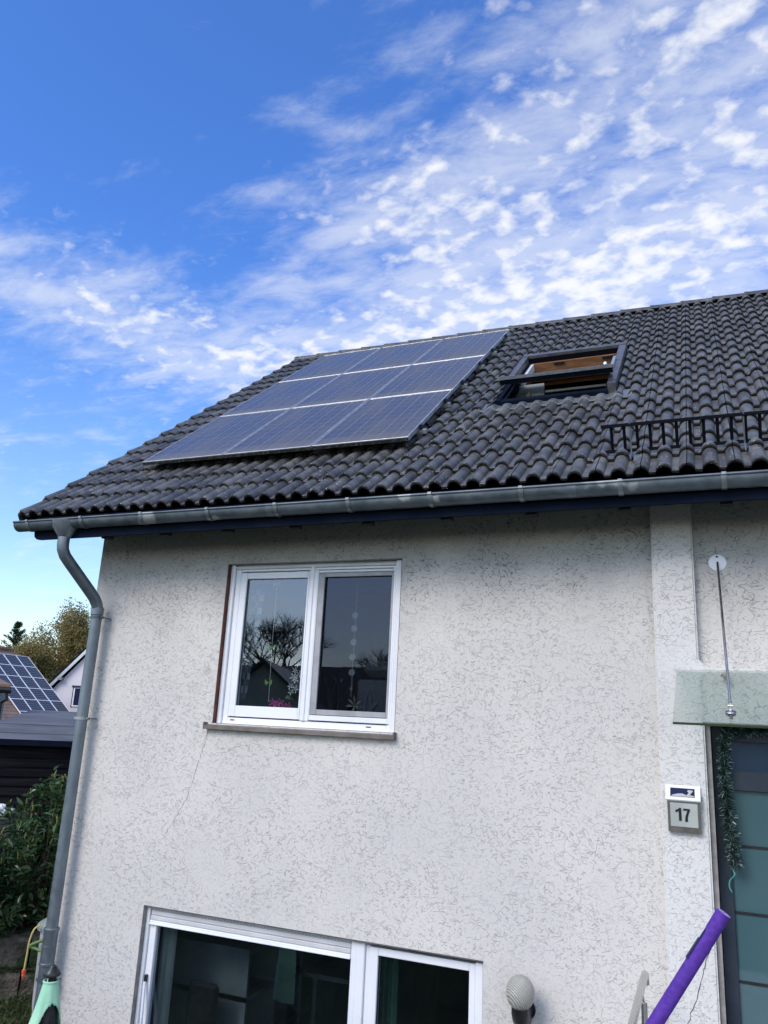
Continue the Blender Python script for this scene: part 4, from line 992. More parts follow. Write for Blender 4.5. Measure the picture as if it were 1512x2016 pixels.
for j in range(NZ):
    for i in range(NS):
        q = 2 * math.pi * (i + .5) / NS; d = (q - ang0 + math.pi) % (2 * math.pi) - math.pi
        z = .95 * (j + .5) / NZ
        if abs(d) < 1.25 and z > .12 + .22 * abs(d / 1.25) ** 2.4 + .05 * (d / .95 + 1) * 0: continue
        fs.append((j * NS + i, j * NS + (i + 1) % NS, (j + 1) * NS + (i + 1) % NS, (j + 1) * NS + i))
m.add(vs, fs); cvr = m.build('cover', M['mint'], dr_, smooth=True, fix=False)
md = cvr.modifiers.new('t', 'SOLIDIFY'); md.thickness = .003
m = MB(); m.tube([(dx + .044 * math.cos(k * math.pi / 12), dy + .044 * math.sin(k * math.pi / 12), -1.690) for k in range(25)], .007, 8, cap=False); m.build('collar', M['mint'], dr_, smooth=True)
for k in range(8):
    q = ang0 - 1.0 + k * .285; m = MB()
    r0, r1 = .035, .075
    m.tube([(dx + r0 * math.cos(q), dy + r0 * math.sin(q), -1.78), (dx + r1 * math.cos(q), dy + r1 * math.sin(q), -2.05), (dx + r1 * math.cos(q), dy + r1 * math.sin(q), -2.95)], .0105, 8); m.build('arm', M['black'], dr_)
m = MB(); m.tube([(dx + .005, dy - .036, -1.664), (dx + .005, dy - .040, -1.69)], .003, 6); m.build('pin', M['white'], dr_)

# ------------------------------------------------------------ water butt with hose
bx, by = -5.80, .56
wb = thing('water_butt', 'grey water butt with domed lid half hidden behind the downpipe', 'water butt', (bx, by, -3.0))
m = MB(); m.lathe([(0, -3.05), (.20, -3.05), (.235, -2.6), (.25, -2.05), (.255, -2.0), (.24, -2.0)], (bx, by, 0), 40); m.build('barrel', M['butt_body'], wb, smooth=True)
m = MB(); m.lathe([(.24, -2.02), (.283, -2.015), (.287, -1.985), (.275, -1.970), (.20, -1.925), (.15, -1.905), (.14, -1.895), (0, -1.87)], (bx, by, 0), 40); m.build('lid', M['butt'], wb, smooth=True)
m = MB(); m.tube(bez([(-5.70, .29, -2.02), (-5.86, .20, -2.09), (-5.885, .19, -2.115), (-5.85, .21, -2.13), (-5.72, .24, -2.16)], 6), .014, 10); m.build('handle', M['green_handle'], wb, smooth=True)
ho = thing('garden_hose', 'short yellow hose with orange coupling hanging from the water butt lid', 'hose', (-5.94, .22, -2.34))
m = MB(); m.tube(bez([(-5.885, .27, -1.955), (-5.91, .23, -1.985), (-5.93, .215, -2.08), (-5.937, .215, -2.20), (-5.945, .215, -2.33)], 6), .0085, 10); m.build('hose_line', M['hose'], ho, smooth=True)
m = MB(); m.lathe([(.010, .0), (.018, -.004), (.018, -.03), (.013, -.036), (.015, -.040), (.015, -.055), (.007, -.060), (.007, -.075), (0, -.075)], (-5.945, .215, -2.315), 16); m.build('coupling', M['orange'], ho, smooth=True)
ca = tag(MB().tube(bez([(-5.75, .30, -1.98), (-5.80, .28, -2.15), (-5.79, .27, -2.35), (-5.78, .27, -2.55), (-5.80, .27, -2.75), (-5.88, .22, -2.95)], 6), .004, 6).build('power_cable', M['black']), 'thin black cable running down the side of the water butt', 'cable')

# ------------------------------------------------------------ retaining wall, shed, tile pile
d45 = Vector((.7071, .7071, 0)); n45 = Vector((.7071, -.7071, 0))
rw = thing('retaining_wall', 'mossy stone block retaining wall left of the downpipe', 'retaining wall', (-6.3, .4, -3.2))
rg = random.Random(12)
for c in range(4):
    t = -2.6 + rg.uniform(-.2, 0); m = MB()
    while t < 1.5:
        ln = rg.uniform(.24, .38); z1 = -2.15 - c * .27; o = Vector((-6.28, .45, 0)) + n45 * (c * .085 + rg.uniform(-.02, .02))
        p = [o + d45 * (t + .008), o + d45 * (t + ln - .008), o + d45 * (t + ln - .008) - n45 * .3, o + d45 * (t + .008) - n45 * .3]
        z0 = z1 - .262
        vs = []
        for (zz_, ins) in ((z0, .0), (z0 + .03, -.02), (z1 - .04, -.02), (z1, .01)):
            for i_, q in enumerate(p): vs.append(q + (n45 * (-ins + rg.uniform(-.012, .012)) if i_ < 2 else Vector((0, 0, 0))) + Vector((0, 0, zz_ + rg.uniform(-.008, .008))))
        fs = [(a * 4 + i, a * 4 + (i + 1) % 4, a * 4 + 4 + (i + 1) % 4, a * 4 + 4 + i) for a in range(3) for i in range(4)] + [(12, 13, 14, 15)]
        m.add(vs, fs); t += ln
    m.build('block_course', M['stone'], rw)
sh_ = thing('garden_shed', 'dark boarded shed with grey felt roof behind the shrubs', 'shed', (-6.9, 2.5, -2.2))
FL, FR, BL, BR = Vector((-7.98, .72, -.385)), Vector((-5.85, 2.85, -.385)), Vector((-12.15, 5.89, -.08)), Vector((-9.5, 8.54, -.08))
m = MB(); m.prism([FL, FR, BR, BL], (0, 0, -.035)); m.build('felt_roof', M['felt'], sh_)
m = MB()
for k in (.22, .62):
    a = FL.lerp(BL, k * .6) + Vector((0, 0, .003)); b = FR.lerp(BR, k * .6) + Vector((0, 0, .003)); dd = (BL - FL).normalized() * .018
    m.prism([a, b, b + dd, a + dd], (0, 0, .006))
m.build('felt_seam', M['felt'], sh_)
m = MB(); e = n45 * .02
m.prism([FL + e, FR + e, FR + e + Vector((0, 0, -.065)), FL + e + Vector((0, 0, -.065))], -n45 * .018); m.build('fascia', M['navy'], sh_)
m = MB()
for k in range(18):
    z = -.49 - k * .105; a = FL - n45 * (.12 + .0 * k) + Vector((.02, .02, 0)); b = FR - n45 * .12
    a = Vector((a.x, a.y, z)); b = Vector((b.x, b.y, z)); m.prism([a, b, b + n45 * .018 + Vector((0, 0, -.100)), a + n45 * .018 + Vector((0, 0, -.100))], (-.012, .012, 0))
m.build('boards', M['planks'], sh_)
m = MB(); p = [FL - n45 * .15, FR - n45 * .15, BR + n45 * .3, BL + n45 * .3]; p = [Vector((q.x, q.y, -.47)) for q in p]; m.prism(p, (0, 0, -1.85)); m.build('walls', M['planks'], sh_)
pl = thing('tile_stack', 'stack of old curved roofing sheets against the shed at left', 'tile stack', (-7.15, .9, -2.2))
m = MB()
for k in range(20):
    z = -1.42 + k * .014 + rg.uniform(-.002, .002); vs = []; o = Vector((-7.35, .70, z)) + d45 * rg.uniform(-.03, .03)
    for a_ in (0, .5):
        for i in range(13): vs.append(o + d45 * (i * .05) + n45 * (-a_) + Vector((0, 0, .014 * math.sin(i * 1.05) - .03 * (i / 12) ** 2)))
    m.add(vs, [(i, i + 1, 14 + i, 13 + i) for i in range(12)])
st = m.build('sheets', M['tile'], pl, fix=False); md = st.modifiers.new('t', 'SOLIDIFY'); md.thickness = .009
m = MB(); m.prism([Vector((-7.4, .65, -2.2)), Vector((-6.95, 1.10, -2.2)), Vector((-7.3, 1.45, -2.2)), Vector((-7.75, 1.0, -2.2))], (0, 0, .76)); m.build('crate_below', M['planks'], pl)
# white bag: crumpled blob
def blob(c, r3, seed, amp=.12, n=(20, 14)):
    rg = random.Random(seed); ph = [(rg.uniform(1, 5), rg.uniform(1, 5), rg.uniform(0, 6)) for _ in range(6)]; m = MB(); vs = []
    for j in range(n[1] + 1):
        a = math.pi * j / n[1]
        for i in range(n[0]):
            q = 2 * math.pi * i / n[0]; k = 1 + amp * sum(math.sin(p[0] * q + p[2]) * math.sin(p[1] * a + p[2]) for p in ph) / 2
            vs.append((c[0] + r3[0] * k * math.sin(a) * math.cos(q), c[1] + r3[1] * k * math.sin(a) * math.sin(q), c[2] + r3[2] * k * math.cos(a)))
    m.add(vs, [(j * n[0] + i, j * n[0] + (i + 1) % n[0], (j + 1) * n[0] + (i + 1) % n[0], (j + 1) * n[0] + i) for j in range(n[1]) for i in range(n[0])]); return m
M['bag'] = mat('white_plastic_bag', (.72, .76, .74), .35)
tag(blob((-7.20, .82, -1.105), (.13, .13, .05), 3, .3).build('plastic_bag', M['bag'], smooth=True), 'crumpled white plastic bag lying on the tile stack', 'bag')

# ------------------------------------------------------------ vegetation
def leaf_mat(name, c1, c2, c3, rough=.5, spec=.4):
    m = mat(name, c1, rough, spec=spec); t = m.node_tree; at = N(t, 'ShaderNodeAttribute', attribute_name='rnd')
    c = mixc(t, mrange(t, at.outputs['Fac'], 0, .6), c1, c2); c = mixc(t, mrange(t, at.outputs['Fac'], .7, 1.0), c, c3)
    c = mixc(t, mrange(t, at.outputs['Fac'], 1.5, 2.5), c, (.27, .28, .08))
    b = t.nodes['Principled BSDF']; L(t, c, b.inputs['Base Color'])
    tl = N(t, 'ShaderNodeBsdfTranslucent'); L(t, c, tl.inputs[0]); mx = N(t, 'ShaderNodeMixShader'); mx.inputs[0].default_value = .3
    out = t.nodes['Material Output']; L(t, b.outputs[0], mx.inputs[1]); L(t, tl.outputs[0], mx.inputs[2]); L(t, mx.outputs[0], out.inputs[0]); return m
M['laurel'] = leaf_mat('laurel_leaf', (.024, .058, .022), (.048, .11, .038), (.10, .17, .065), .28, .6)
M['candle'] = wear(mat('yellow_green_buds', (.26, .27, .07), .7), (.20, .22, .05), (.34, .34, .10), 60)
def leaf(m, c, d, nrm, ln, wd, val):
    s_ = d.cross(nrm).normalized() * wd; f = nrm * (wd * .45)
    m.add([c, c + d * ln * .3 + s_ + f, c + d * ln * .7 + s_ * .85 + f, c + d * ln - nrm * ln * .08, c + d * ln * .7 - s_ * .85 + f, c + d * ln * .3 - s_ + f, c + d * ln * .5], [(0, 6, 2, 1), (6, 3, 2), (0, 5, 4, 6), (6, 4, 3)], val)
def laurel(label, base, size, seed, nb=70, lb=26, tall=1.0):
    rg = random.Random(seed); t = thing('laurel_shrub', label, 'shrub', base, 'cherry laurel shrubs by the retaining wall'); base = Vector(base)
    stems = MB(); lv = MB(); cn = MB()
    for b in range(nb):
        q = rg.uniform(0, 2 * math.pi); rr = math.sqrt(rg.random()); zt = rg.uniform(.15, 1.0)
        env = (1 - max(0, zt - .45) ** 1.3 * 1.1)
        tipp = base + Vector((math.cos(q) * rr * size[0] * env, math.sin(q) * rr * size[1] * env, zt * size[2]))
        st_ = base + Vector((rg.uniform(-.15, .15), rg.uniform(-.15, .15), 0)); mid = st_.lerp(tipp, .5) + Vector((0, 0, -.1 * size[2] * rr))
        P_ = bez([st_, mid, tipp], 6); stems.tube(P_, [.012 - .008 * i / (len(P_) - 1) for i in range(len(P_))], 5, cap=False)
        d = (P_[-1] - P_[-4]).normalized(); d = (d + Vector((0, 0, .5))).normalized()
        for k in range(lb):
            u = rg.random() ** .7; c = P_[-1] - d * (.55 * (1 - u)) + Vector((rg.gauss(0, .03), rg.gauss(0, .03), rg.gauss(0, .03)))
            a = Vector((rg.gauss(0, 1), rg.gauss(0, 1), rg.gauss(0, .45))).normalized(); a = (a + d * .35 - Vector((0, 0, .15))).normalized()
            nn_ = (Vector((0, 0, 1)) + Vector((rg.gauss(0, .5), rg.gauss(0, .5), 0))).normalized(); nn_ = (nn_ - a * nn_.dot(a)).normalized()
            leaf(lv, c, a, nn_, rg.uniform(.08, .13), rg.uniform(.015, .023), rg.random())
        if zt > .45 or rr > .6:
            for k in range(rg.randint(2, 5)):
                c = P_[-1] - d * rg.uniform(0, .16) + Vector((rg.gauss(0, .015), rg.gauss(0, .015), 0)); a = (Vector((rg.gauss(0, .25), rg.gauss(0, .25), 1))).normalized()
                h = rg.uniform(.05, .085); lv.tube([c, c + a * h * .3, c + a * h * .8, c + a * h], [.003, .0065, .006, .002], 5, val=3.0)
    stems.build('stems', M['bark'], t); lv.build('foliage', M['laurel'], t, fix=False, attr=True)
laurel('tall cherry laurel with yellow bud spikes beside the downpipe', (-6.62, .95, -2.2), (.62, .62, 1.50), 21, 90, 30)
laurel('lower broad cherry laurel filling the left edge above the stone wall', (-6.85, .10, -2.2), (.62, .60, 1.02), 22, 90, 30)
M['weed'] = leaf_mat('weeds', (.03, .06, .015), (.06, .11, .03), (.11, .13, .05))
m = MB(); rg = random.Random(31)
for k in range(9000):
    x = rg.uniform(-7.2, -5.6); y = rg.uniform(-2.0, .7); kk = (-x * .7071 + y * .7071)
    z = -3.42 if kk < 4.62 else -2.99
    if kk > 4.92: continue
    c = Vector((x, y, z)); a = Vector((rg.gauss(0, .5), rg.gauss(0, .5), 1)).normalized()
    s_ = a.cross(Vector((rg.gauss(0, 1), rg.gauss(0, 1), 0))).normalized() * .007; ln = rg.uniform(.06, .20)
    m.add([c - s_, c + s_, c + a * ln + Vector((0, 0, -.02))], [(0, 1, 2)], rg.random())
tag(m.build('grass', M['weed'], fix=False, attr=True), kind='stuff')
# tall bank of weeds at the foot of the wall
m = MB()
BZ = ((.0, -2.60), (.35, -2.80), (.75, -3.1), (1.5, -3.46))
def bank_z(k):
    for (a, za), (b, zb_) in zip(BZ, BZ[1:]):
        if a <= k <= b: return za + (zb_ - za) * (k - a) / (b - a)
    return -3.46
for k in range(15000):
    t = rg.uniform(-2.6, 1.6); kk = rg.uniform(.0, 1.3) ; o = Vector((-6.28, .45, 0)) + d45 * t + n45 * kk
    if math.sin(t * 5 + kk * 3) + rg.gauss(0, .5) < -.5: continue
    c = Vector((o.x, o.y, bank_z(kk) + rg.uniform(-.01, .05))); a = Vector((rg.gauss(0, .7), rg.gauss(0, .7), 1)).normalized(); nn_ = a.orthogonal().normalized()
    leaf(m, c, a, nn_, rg.uniform(.03, .09), rg.uniform(.004, .013), rg.random())
for k in range(1600):      # tufts growing out of the wall joints
    t = rg.uniform(-2.4, 1.2); c_ = rg.randint(1, 3); o = Vector((-6.28, .45, 0)) + d45 * t + n45 * (c_ * .085)
    if math.sin(t * 7 + c_ * 2) < .1: continue
    c = Vector((o.x, o.y, -2.15 - c_ * .27)); a = (Vector((rg.gauss(0, .6), rg.gauss(0, .6), .6)) + n45 * .6).normalized(); leaf(m, c, a, a.orthogonal().normalized(), rg.uniform(.04, .09), rg.uniform(.004, .010), rg.random())
tag(m.build('weed_bank', M['weed'], fix=False, attr=True), kind='stuff')
m = MB(); vs = []
for t in (-3.2, -2, -1, 0, 1, 1.7):
    for (k, z) in ((.0, -2.60), (.35, -2.80), (.75, -3.1), (1.5, -3.46)): o = Vector((-6.28, .45, 0)) + d45 * t + n45 * k; vs.append((o.x, o.y, z + .03 * math.sin(t * 3 + k)))
m.add(vs, [(j * 4 + i, j * 4 + i + 1, (j + 1) * 4 + i + 1, (j + 1) * 4 + i) for j in range(5) for i in range(3)]); tag(m.build('earth_bank', M['earth'], fix=False), kind='structure')
m = MB(); o_ = Vector((-6.28, .45, -2.20)); q_ = [o_ + d45 * -3.4 - n45 * .25, o_ + d45 * 1.0 - n45 * .25, o_ + d45 * 1.0 - n45 * 2.0, o_ + d45 * -3.4 - n45 * 2.0]; m.prism(q_, (0, 0, -.6)); tag(m.build('planting_bed', M['earth']), kind='structure')

def tree(name, label, cat, base, H_, rad, seed, leafm, nleaf, lsize, trunk_r=.2, levels=4, upb=.35, zlo=.25, spread=.75, group=None, bare=False, nsplit=4):
    rg = random.Random(seed); t = thing(name, label, cat, base, group); base = Vector(base); tr = MB(); tips = []
    def grow(p, d, ln, r, lv):
        pts = [p]; dd = d.copy()
        for k in range(4): dd = (dd + Vector((rg.gauss(0, .13), rg.gauss(0, .13), .04 + rg.gauss(0, .05)))).normalized(); pts.append(pts[-1] + dd * ln / 4)
        tr.tube(pts, [r, r * .88, r * .76, r * .66, r * .56], 6 if lv < 2 else 4, cap=False)
        if lv >= levels - 1:
            tips.append((pts[-1], dd)); tips.append((pts[-2], dd))
            if bare:
                for k in range(7):
                    d2 = (dd + Vector((rg.gauss(0, .6), rg.gauss(0, .6), rg.gauss(.15, .4)))).normalized(); c = pts[rg.randint(1, 4)]
                    e = c + d2 * ln * rg.uniform(.5, .9); tr.tube([c, e], [r * .4, r * .15], 3, cap=False)
            if lv >= levels: return
        if lv < levels:
            for k in range(nsplit if lv else nsplit + 2):
                q = 2 * math.pi * (k + rg.random() * .8) / nsplit; o = dd.orthogonal().normalized(); o.rotate(Matrix.Rotation(q, 3, dd))
                nd_ = (dd * (1 - spread) + o * spread + Vector((0, 0, upb))).normalized()
                grow(pts[-1 if lv else rg.choice((-1, -1, -2, -3))], nd_, ln * rg.uniform(.55, .78), r * .55, lv + 1)
    grow(base, Vector((0, 0, 1)), H_ * .36, trunk_r, 0)
    tr.build('trunk', M['bark'], t)
    if not bare:
        lv = MB(); zs = [p.z for p, _ in tips]
        for k in range(nleaf):
            p, d = rg.choice(tips); c = p + Vector((rg.gauss(0, 1), rg.gauss(0, 1), rg.gauss(0, .8))) * rad * .11
            a = Vector((rg.gauss(0, 1), rg.gauss(0, 1), rg.gauss(0, 1))).normalized(); s_ = a.orthogonal().normalized(); s_.rotate(Matrix.Rotation(rg.random() * 6, 3, a)); ls = lsize * rg.uniform(.6, 1.3)
            lv.add([c - a * ls, c + s_ * ls * .6, c + a * ls, c - s_ * ls * .6], [(0, 1, 2, 3)], rg.random())
        lv.build('crown', leafm, t, fix=False, attr=True)
    return t
M['olive'] = leaf_mat('budding_olive', (.19, .15, .05), (.26, .22, .07), (.38, .29, .12), .7)
M['ochre'] = leaf_mat('budding_ochre', (.18, .115, .04), (.24, .165, .065), (.32, .24, .11), .7)
M['conifer'] = leaf_mat('conifer_green', (.012, .03, .012), (.025, .055, .02), (.05, .08, .03), .7)
M['blossom'] = leaf_mat('pale_blossom', (.55, .40, .36), (.62, .48, .42), (.68, .58, .50), .7)
def bushy(name, label, base, rx, ry, hh, seed, lm, n, ls, group='trees beyond the neighbours'):
    # many-stemmed budding crown: upright twigs with small leaf clusters through the volume
    rg = random.Random(seed); t = thing(name, label, 'tree', base, group); base = Vector(base); st_ = MB(); lv = MB()
    lob = [(Vector((rg.uniform(-.62, .62) * rx, rg.uniform(-.62, .62) * ry, rg.uniform(.35, .80) * hh)), rg.uniform(.28, .46)) for _ in range(16)]
    for c, k in lob:
        a = base + Vector((rg.uniform(-.3, .3), rg.uniform(-.3, .3), 0)); st_.tube(bez([a, base + c * .5 + Vector((0, 0, .3)), base + c], 4), [.22, .2, .18, .16, .14, .12, .10, .08, .05], 5, cap=False)
        for j in range(26):
            d = Vector((rg.gauss(0, 1), rg.gauss(0, 1), rg.gauss(.6, .8))).normalized(); e = base + c + Vector((d.x * rx, d.y * ry, d.z * hh * .6)) * k * rg.uniform(.8, 1.25)
            st_.tube([base + c, (base + c).lerp(e, .5) + Vector((0, 0, .2)), e], [.05, .03, .012], 3, cap=False)
            for q in range(n // (16 * 26)):
                u = rg.random() ** .55; p = (base + c).lerp(e, u) + Vector((rg.gauss(0, .28), rg.gauss(0, .28), rg.gauss(0, .30)))
                a = Vector((rg.gauss(0, 1), rg.gauss(0, 1), rg.gauss(0, 1))).normalized(); s_ = a.orthogonal().normalized(); s_.rotate(Matrix.Rotation(rg.random() * 6, 3, a)); l2 = ls * rg.uniform(.6, 1.3)
                lv.add([p - a * l2, p + s_ * l2 * .6, p + a * l2, p - s_ * l2 * .6], [(0, 1, 2, 3)], rg.random())
    st_.build('trunk', M['bark'], t, fix=False); lv.build('crown', lm, t, fix=False, attr=True); return t
bushy('budding_tree', 'large olive green budding tree rising behind the white gable', (-57.5, 54.0, -2), 3.6, 3.6, 12.2, 41, M['olive'], 42000, .10)
bushy('budding_tree', 'smaller olive brown budding tree between the solar roof and the white gable', (-57.0, 49.0, -2.5), 2.6, 2.6, 8.0, 43, M['olive'], 30000, .095)
bushy('budding_tree', 'low brown twiggy tree behind the ridge of the solar roof', (-66.5, 54.0, -2), 3.2, 2.6, 7.6, 44, M['ochre'], 16000, .095)
def conifer(label, base, H_, R_, seed):
    rg = random.Random(seed); t = thing('conifer', label, 'tree', base); base = Vector(base); m = MB(); m.tube([base, base + Vector((0, 0, H_))], [.22, .03], 6); m.build('trunk', M['bark'], t)
    lv = MB()
    for k in range(210):
        u = rg.random(); z = H_ * (.1 + .9 * u); q = rg.uniform(0, 6.283); l_ = R_ * (1 - u) ** .8 * rg.uniform(.5, 1.15) + .12; d = Vector((math.cos(q), math.sin(q), .25 + .5 * u)); 
        for j in range(46):
            w_ = rg.random(); c = base + Vector((0, 0, z)) + d * l_ * w_ + Vector((rg.gauss(0, .07), rg.gauss(0, .07), rg.gauss(0, .05) - .15 * w_ * 0)); a = (d + Vector((rg.gauss(0, .5), rg.gauss(0, .5), rg.gauss(0, .5)))).normalized(); s_ = a.orthogonal().normalized() * .035
            lv.add([c - s_, c + s_, c + a * .26], [(0, 1, 2)], rg.random())
    lv.build('crown', M['conifer'], t, fix=False, attr=True)
conifer('dark conifer standing behind the ridge of the solar roof at far left', (-70.2, 58.9, -2), 10.6, 3.2, 5)
bushy('blossoming_tree', 'pale pinkish blossoming tree at the very left edge beside the conifer', (-65.5, 50.4, -2), 1.6, 1.6, 9.2, 45, M['blossom'], 6000, .13, None)

# ------------------------------------------------------------ neighbours
M['brown_tile'] = wear(mat('brown_roof_tile', (.16, .10, .075), .8), (.13, .08, .06), (.23, .15, .11), 1.5)
def rowed(mname, c1, c2, c3, rowz):
    m = mat(mname, c1, .8); t = m.node_tree; b = t.nodes['Principled BSDF']; c = N(t, 'ShaderNodeTexCoord'); sp = N(t, 'ShaderNodeSeparateXYZ'); L(t, c.outputs['Object'], sp.inputs[0])
    q = mth(t, 'FRACT', mth(t, 'MULTIPLY', sp.outputs[2], 1 / rowz)); base = mixc(t, mrange(t, tex(t, scale=1.5, detail=4), .35, .65), c1, c2); L(t, mixc(t, mrange(t, q, .82, .95), base, c3), b.inputs['Base Color']); return m
M['brown_rows'] = rowed('brown_tile_rows', (.20, .125, .09), (.28, .18, .13), (.06, .04, .03), .20)
tA = math.radians(5); pA = math.radians(36)
d1 = Vector((math.sin(tA), math.cos(tA), 0)); oo = Vector((math.cos(tA), -math.sin(tA), 0)); d2 = oo * math.cos(pA) - Vector((0, 0, 1)) * math.sin(pA); nS = d2.cross(d1); nS = nS if nS.z > 0 else -nS
K1 = .8; TRp = Vector((0, -6, 0)) + Vector((-57.879, 55.227, 4.23)) * K1
ns = thing('solar_house', 'neighbouring house with brown tiled roof covered in solar panels', 'house', (-60, 44, -3))
ridge0 = TRp - d2 * .35 - d1 * 22; ridge1 = TRp - d2 * .35 - d1 * .1; eb = 9.0
m = MB(); back = Vector((-d2.x, -d2.y, d2.z))
q0, q1 = ridge0 - nS * .12, ridge1 - nS * .12
# slightly raised tiled ridge strip sits above the panels
rid_a, rid_b = TRp - d2 * .8 - d1 * 22, TRp - d2 * .8 - d1 * 1.0
eav_a, eav_b = TRp + d2 * 8.2 - d1 * 22, TRp + d2 * 8.2 - d1 * .02
hipb = TRp - d2 * .1 - d1 * .02
m.add([rid_a - nS * .1, rid_b - nS * .1, hipb - nS * .1, eav_b - nS * .1, eav_a - nS * .1], [(0, 1, 2, 3, 4)])
bk = lambda p, l_: p + Vector((-d2.x, -d2.y, d2.z)) * l_
m.add([rid_a - nS * .1, rid_b - nS * .1, bk(rid_b, 10) - nS * .1, bk(rid_a, 10) - nS * .1], [(3, 2, 1, 0)])
nr = m.build('roof', M['brown_rows'], ns, fix=False)
m = MB(); m.tube([rid_a, rid_b], .14, 6); m.build('ridge', M['brown_tile'], ns)
m = MB(); zb = -3.0
cs = [eav_a - oo * .5, eav_b - oo * .5 - d1 * .4, bk(rid_b, 9.4) - d1 * .4, bk(rid_a, 9.4)]
cs = [Vector((c.x, c.y, zb)) for c in cs]; m.prism(cs, (0, 0, eav_a.z + 2.7)); 
pk_ = rid_b - d1 * .4 - Vector((0, 0, .35)); m.add([Vector((cs[1].x, cs[1].y, eav_a.z - .3)), Vector((cs[2].x, cs[2].y, eav_a.z - .3)), pk_], [(0, 1, 2)])
m.build('wall', M['lavender_wall'], ns, fix=False)
def farpv():
    m = mat('blue_black_cells', (.03, .04, .07), .25); t = m.node_tree; b = t.nodes['Principled BSDF']; c = N(t, 'ShaderNodeTexCoord'); sp = N(t, 'ShaderNodeSeparateXYZ'); L(t, c.outputs['Object'], sp.inputs[0])
    q = mth(t, 'FRACT', mth(t, 'MULTIPLY', sp.outputs[1], 1 / .21)); L(t, mixc(t, mrange(t, mth(t, 'ABSOLUTE', mth(t, 'SUBTRACT', q, .5)), .30, .48), (.030, .034, .048), (.13, .135, .15)), b.inputs['Base Color']); return m
M['far_pv'] = farpv()
arr2 = thing('solar_array', 'distant solar panels in a white grid covering the brown roof at far left', 'solar array', TRp)
w2, h2 = .496, .616
m = MB(); m.box(-w2, w2, -h2, h2, 0, .03); fc0 = m.build('cells', M['far_pv'])
m = MB(); m.box(-.524, -w2, -.644, .644, -.01, .05); m.box(w2, .524, -.644, .644, -.01, .05); m.box(-w2, w2, -.644, -h2, -.01, .05); m.box(-w2, w2, h2, .644, -.01, .05); ff0 = m.build('frame', M['white'])
rotm = Matrix((d1, -d2, nS)).transposed()
if rotm.determinant() < 0: rotm = Matrix((-d1, -d2, nS)).transposed()
for r in range(6):
    for c in range(4 if r > 2 else 6 if r > 0 else 5):
        o = bpy.data.objects.new('solar_panel', None); col.objects.link(o); o.parent = arr2
        o.location = d2 * (.64 + r * 1.296) - d1 * (.528 + c * 1.052); o.rotation_euler = rotm.to_euler()
        for src in (fc0, ff0):
            q = src if (r, c) == (0, 0) else src.copy()
            if (r, c) != (0, 0): col.objects.link(q)
            q.parent = o
# house with the white gable
K2 = 1.36; gA, gB = [Vector((0, -6, 0)) + (p - Vector((0, -6, 0))) * K2 for p in (Vector((-35.22, 29.49, 1.08)), Vector((-33.45, 30.09, 3.17)))]
gd = (gB - gA); gdh = Vector((gd.x, gd.y, 0)).normalized()
gh = thing('gable_house', 'white neighbour house with dark roof edge, gable facing the viewer', 'house', (-35, 32, -3))
pitch = math.atan2(gd.z, Vector((gd.x, gd.y, 0)).length); W2 = 5.0; pk2 = gA + gdh * W2 + Vector((0, 0, W2 * math.tan(pitch))); e2 = gA + gdh * 2 * W2
gn = Vector((gdh.y, -gdh.x, 0)); gn = gn if gn.dot(Vector((0, -6, 0)) - gA) > 0 else -gn
inset = gdh * .35 + Vector((0, 0, -.1))
m = MB(); a, b = gA + inset, e2 - gdh * .35 + Vector((0, 0, -.1)); p = pk2 + Vector((0, 0, -.30))
m.prism([a, p, b, Vector((b.x, b.y, -3.2)), Vector((a.x, a.y, -3.2))], -gn * 9); m.build('wall', M['lavender_wall'], gh)
m = MB(); ug = (pk2 - gA).normalized(); up_n = Vector((-gdh.x * math.sin(pitch), -gdh.y * math.sin(pitch), math.cos(pitch)))
m.prism([gA - ug * .3 + gn * .35, pk2 + gn * .35, pk2 + gn * .35 + up_n * .16, gA - ug * .3 + gn * .35 + up_n * .16], -gn * 9.7)
ug2 = (pk2 - e2).normalized(); up2 = Vector((gdh.x * math.sin(pitch), gdh.y * math.sin(pitch), math.cos(pitch)))
m.prism([e2 + gn * .35, pk2 + gn * .35, pk2 + gn * .35 + up2 * .16, e2 + gn * .35 + up2 * .16], -gn * 9.7); m.build('roof', M['navy'], gh)
m = MB(); m.prism([gA + gn * .37 - up_n * .22, pk2 + gn * .37 - up_n * .22, pk2 + gn * .37, gA + gn * .37], -gn * .06); m.build('barge_board', M['alu'], gh)
wp = gA + gdh * 1.9 + gn * .02; wz0, wz1 = .06 * K2, 1.12 * K2
m = MB(); o = Vector((wp.x, wp.y, 0))
def gw(m, x0, x1, z0, z1, dpt): m.prism([o + gdh * x0 + Vector((0, 0, z0)), o + gdh * x1 + Vector((0, 0, z0)), o + gdh * x1 + Vector((0, 0, z1)), o + gdh * x0 + Vector((0, 0, z1))], gn * dpt)
gw(m, .12, .22, wz0, wz1, .06); gw(m, 1.05, 1.15, wz0, wz1, .06); gw(m, .22, 1.05, wz0, wz0 + .1, .06); gw(m, .22, 1.05, wz1 - .08, wz1, .06); gwn = m.build('window', M['white'], gh)
m = MB(); gw(m, .22, 1.05, wz0 + .1, wz1 - .08, .03); m.build('pane', M['minipv'], gwn)
m = MB(); gw(m, -.02, 1.3, wz1, wz1 + .14, .14); gw(m, .04, .115, wz0 - .05, wz1, .05); m.build('shutter_box', M['graphite'], gwn)
m = MB(); bb = gA + gdh * .75 + gn * .02 + Vector((0, 0, .55)); m.prism([bb, bb + gdh * .34 + Vector((0, 0, .0)), bb + gdh * .34 + Vector((0, 0, .20)), bb + Vector((0, 0, .20))], gn * .4); m.build('purlin_end', M['shelf'], gh)
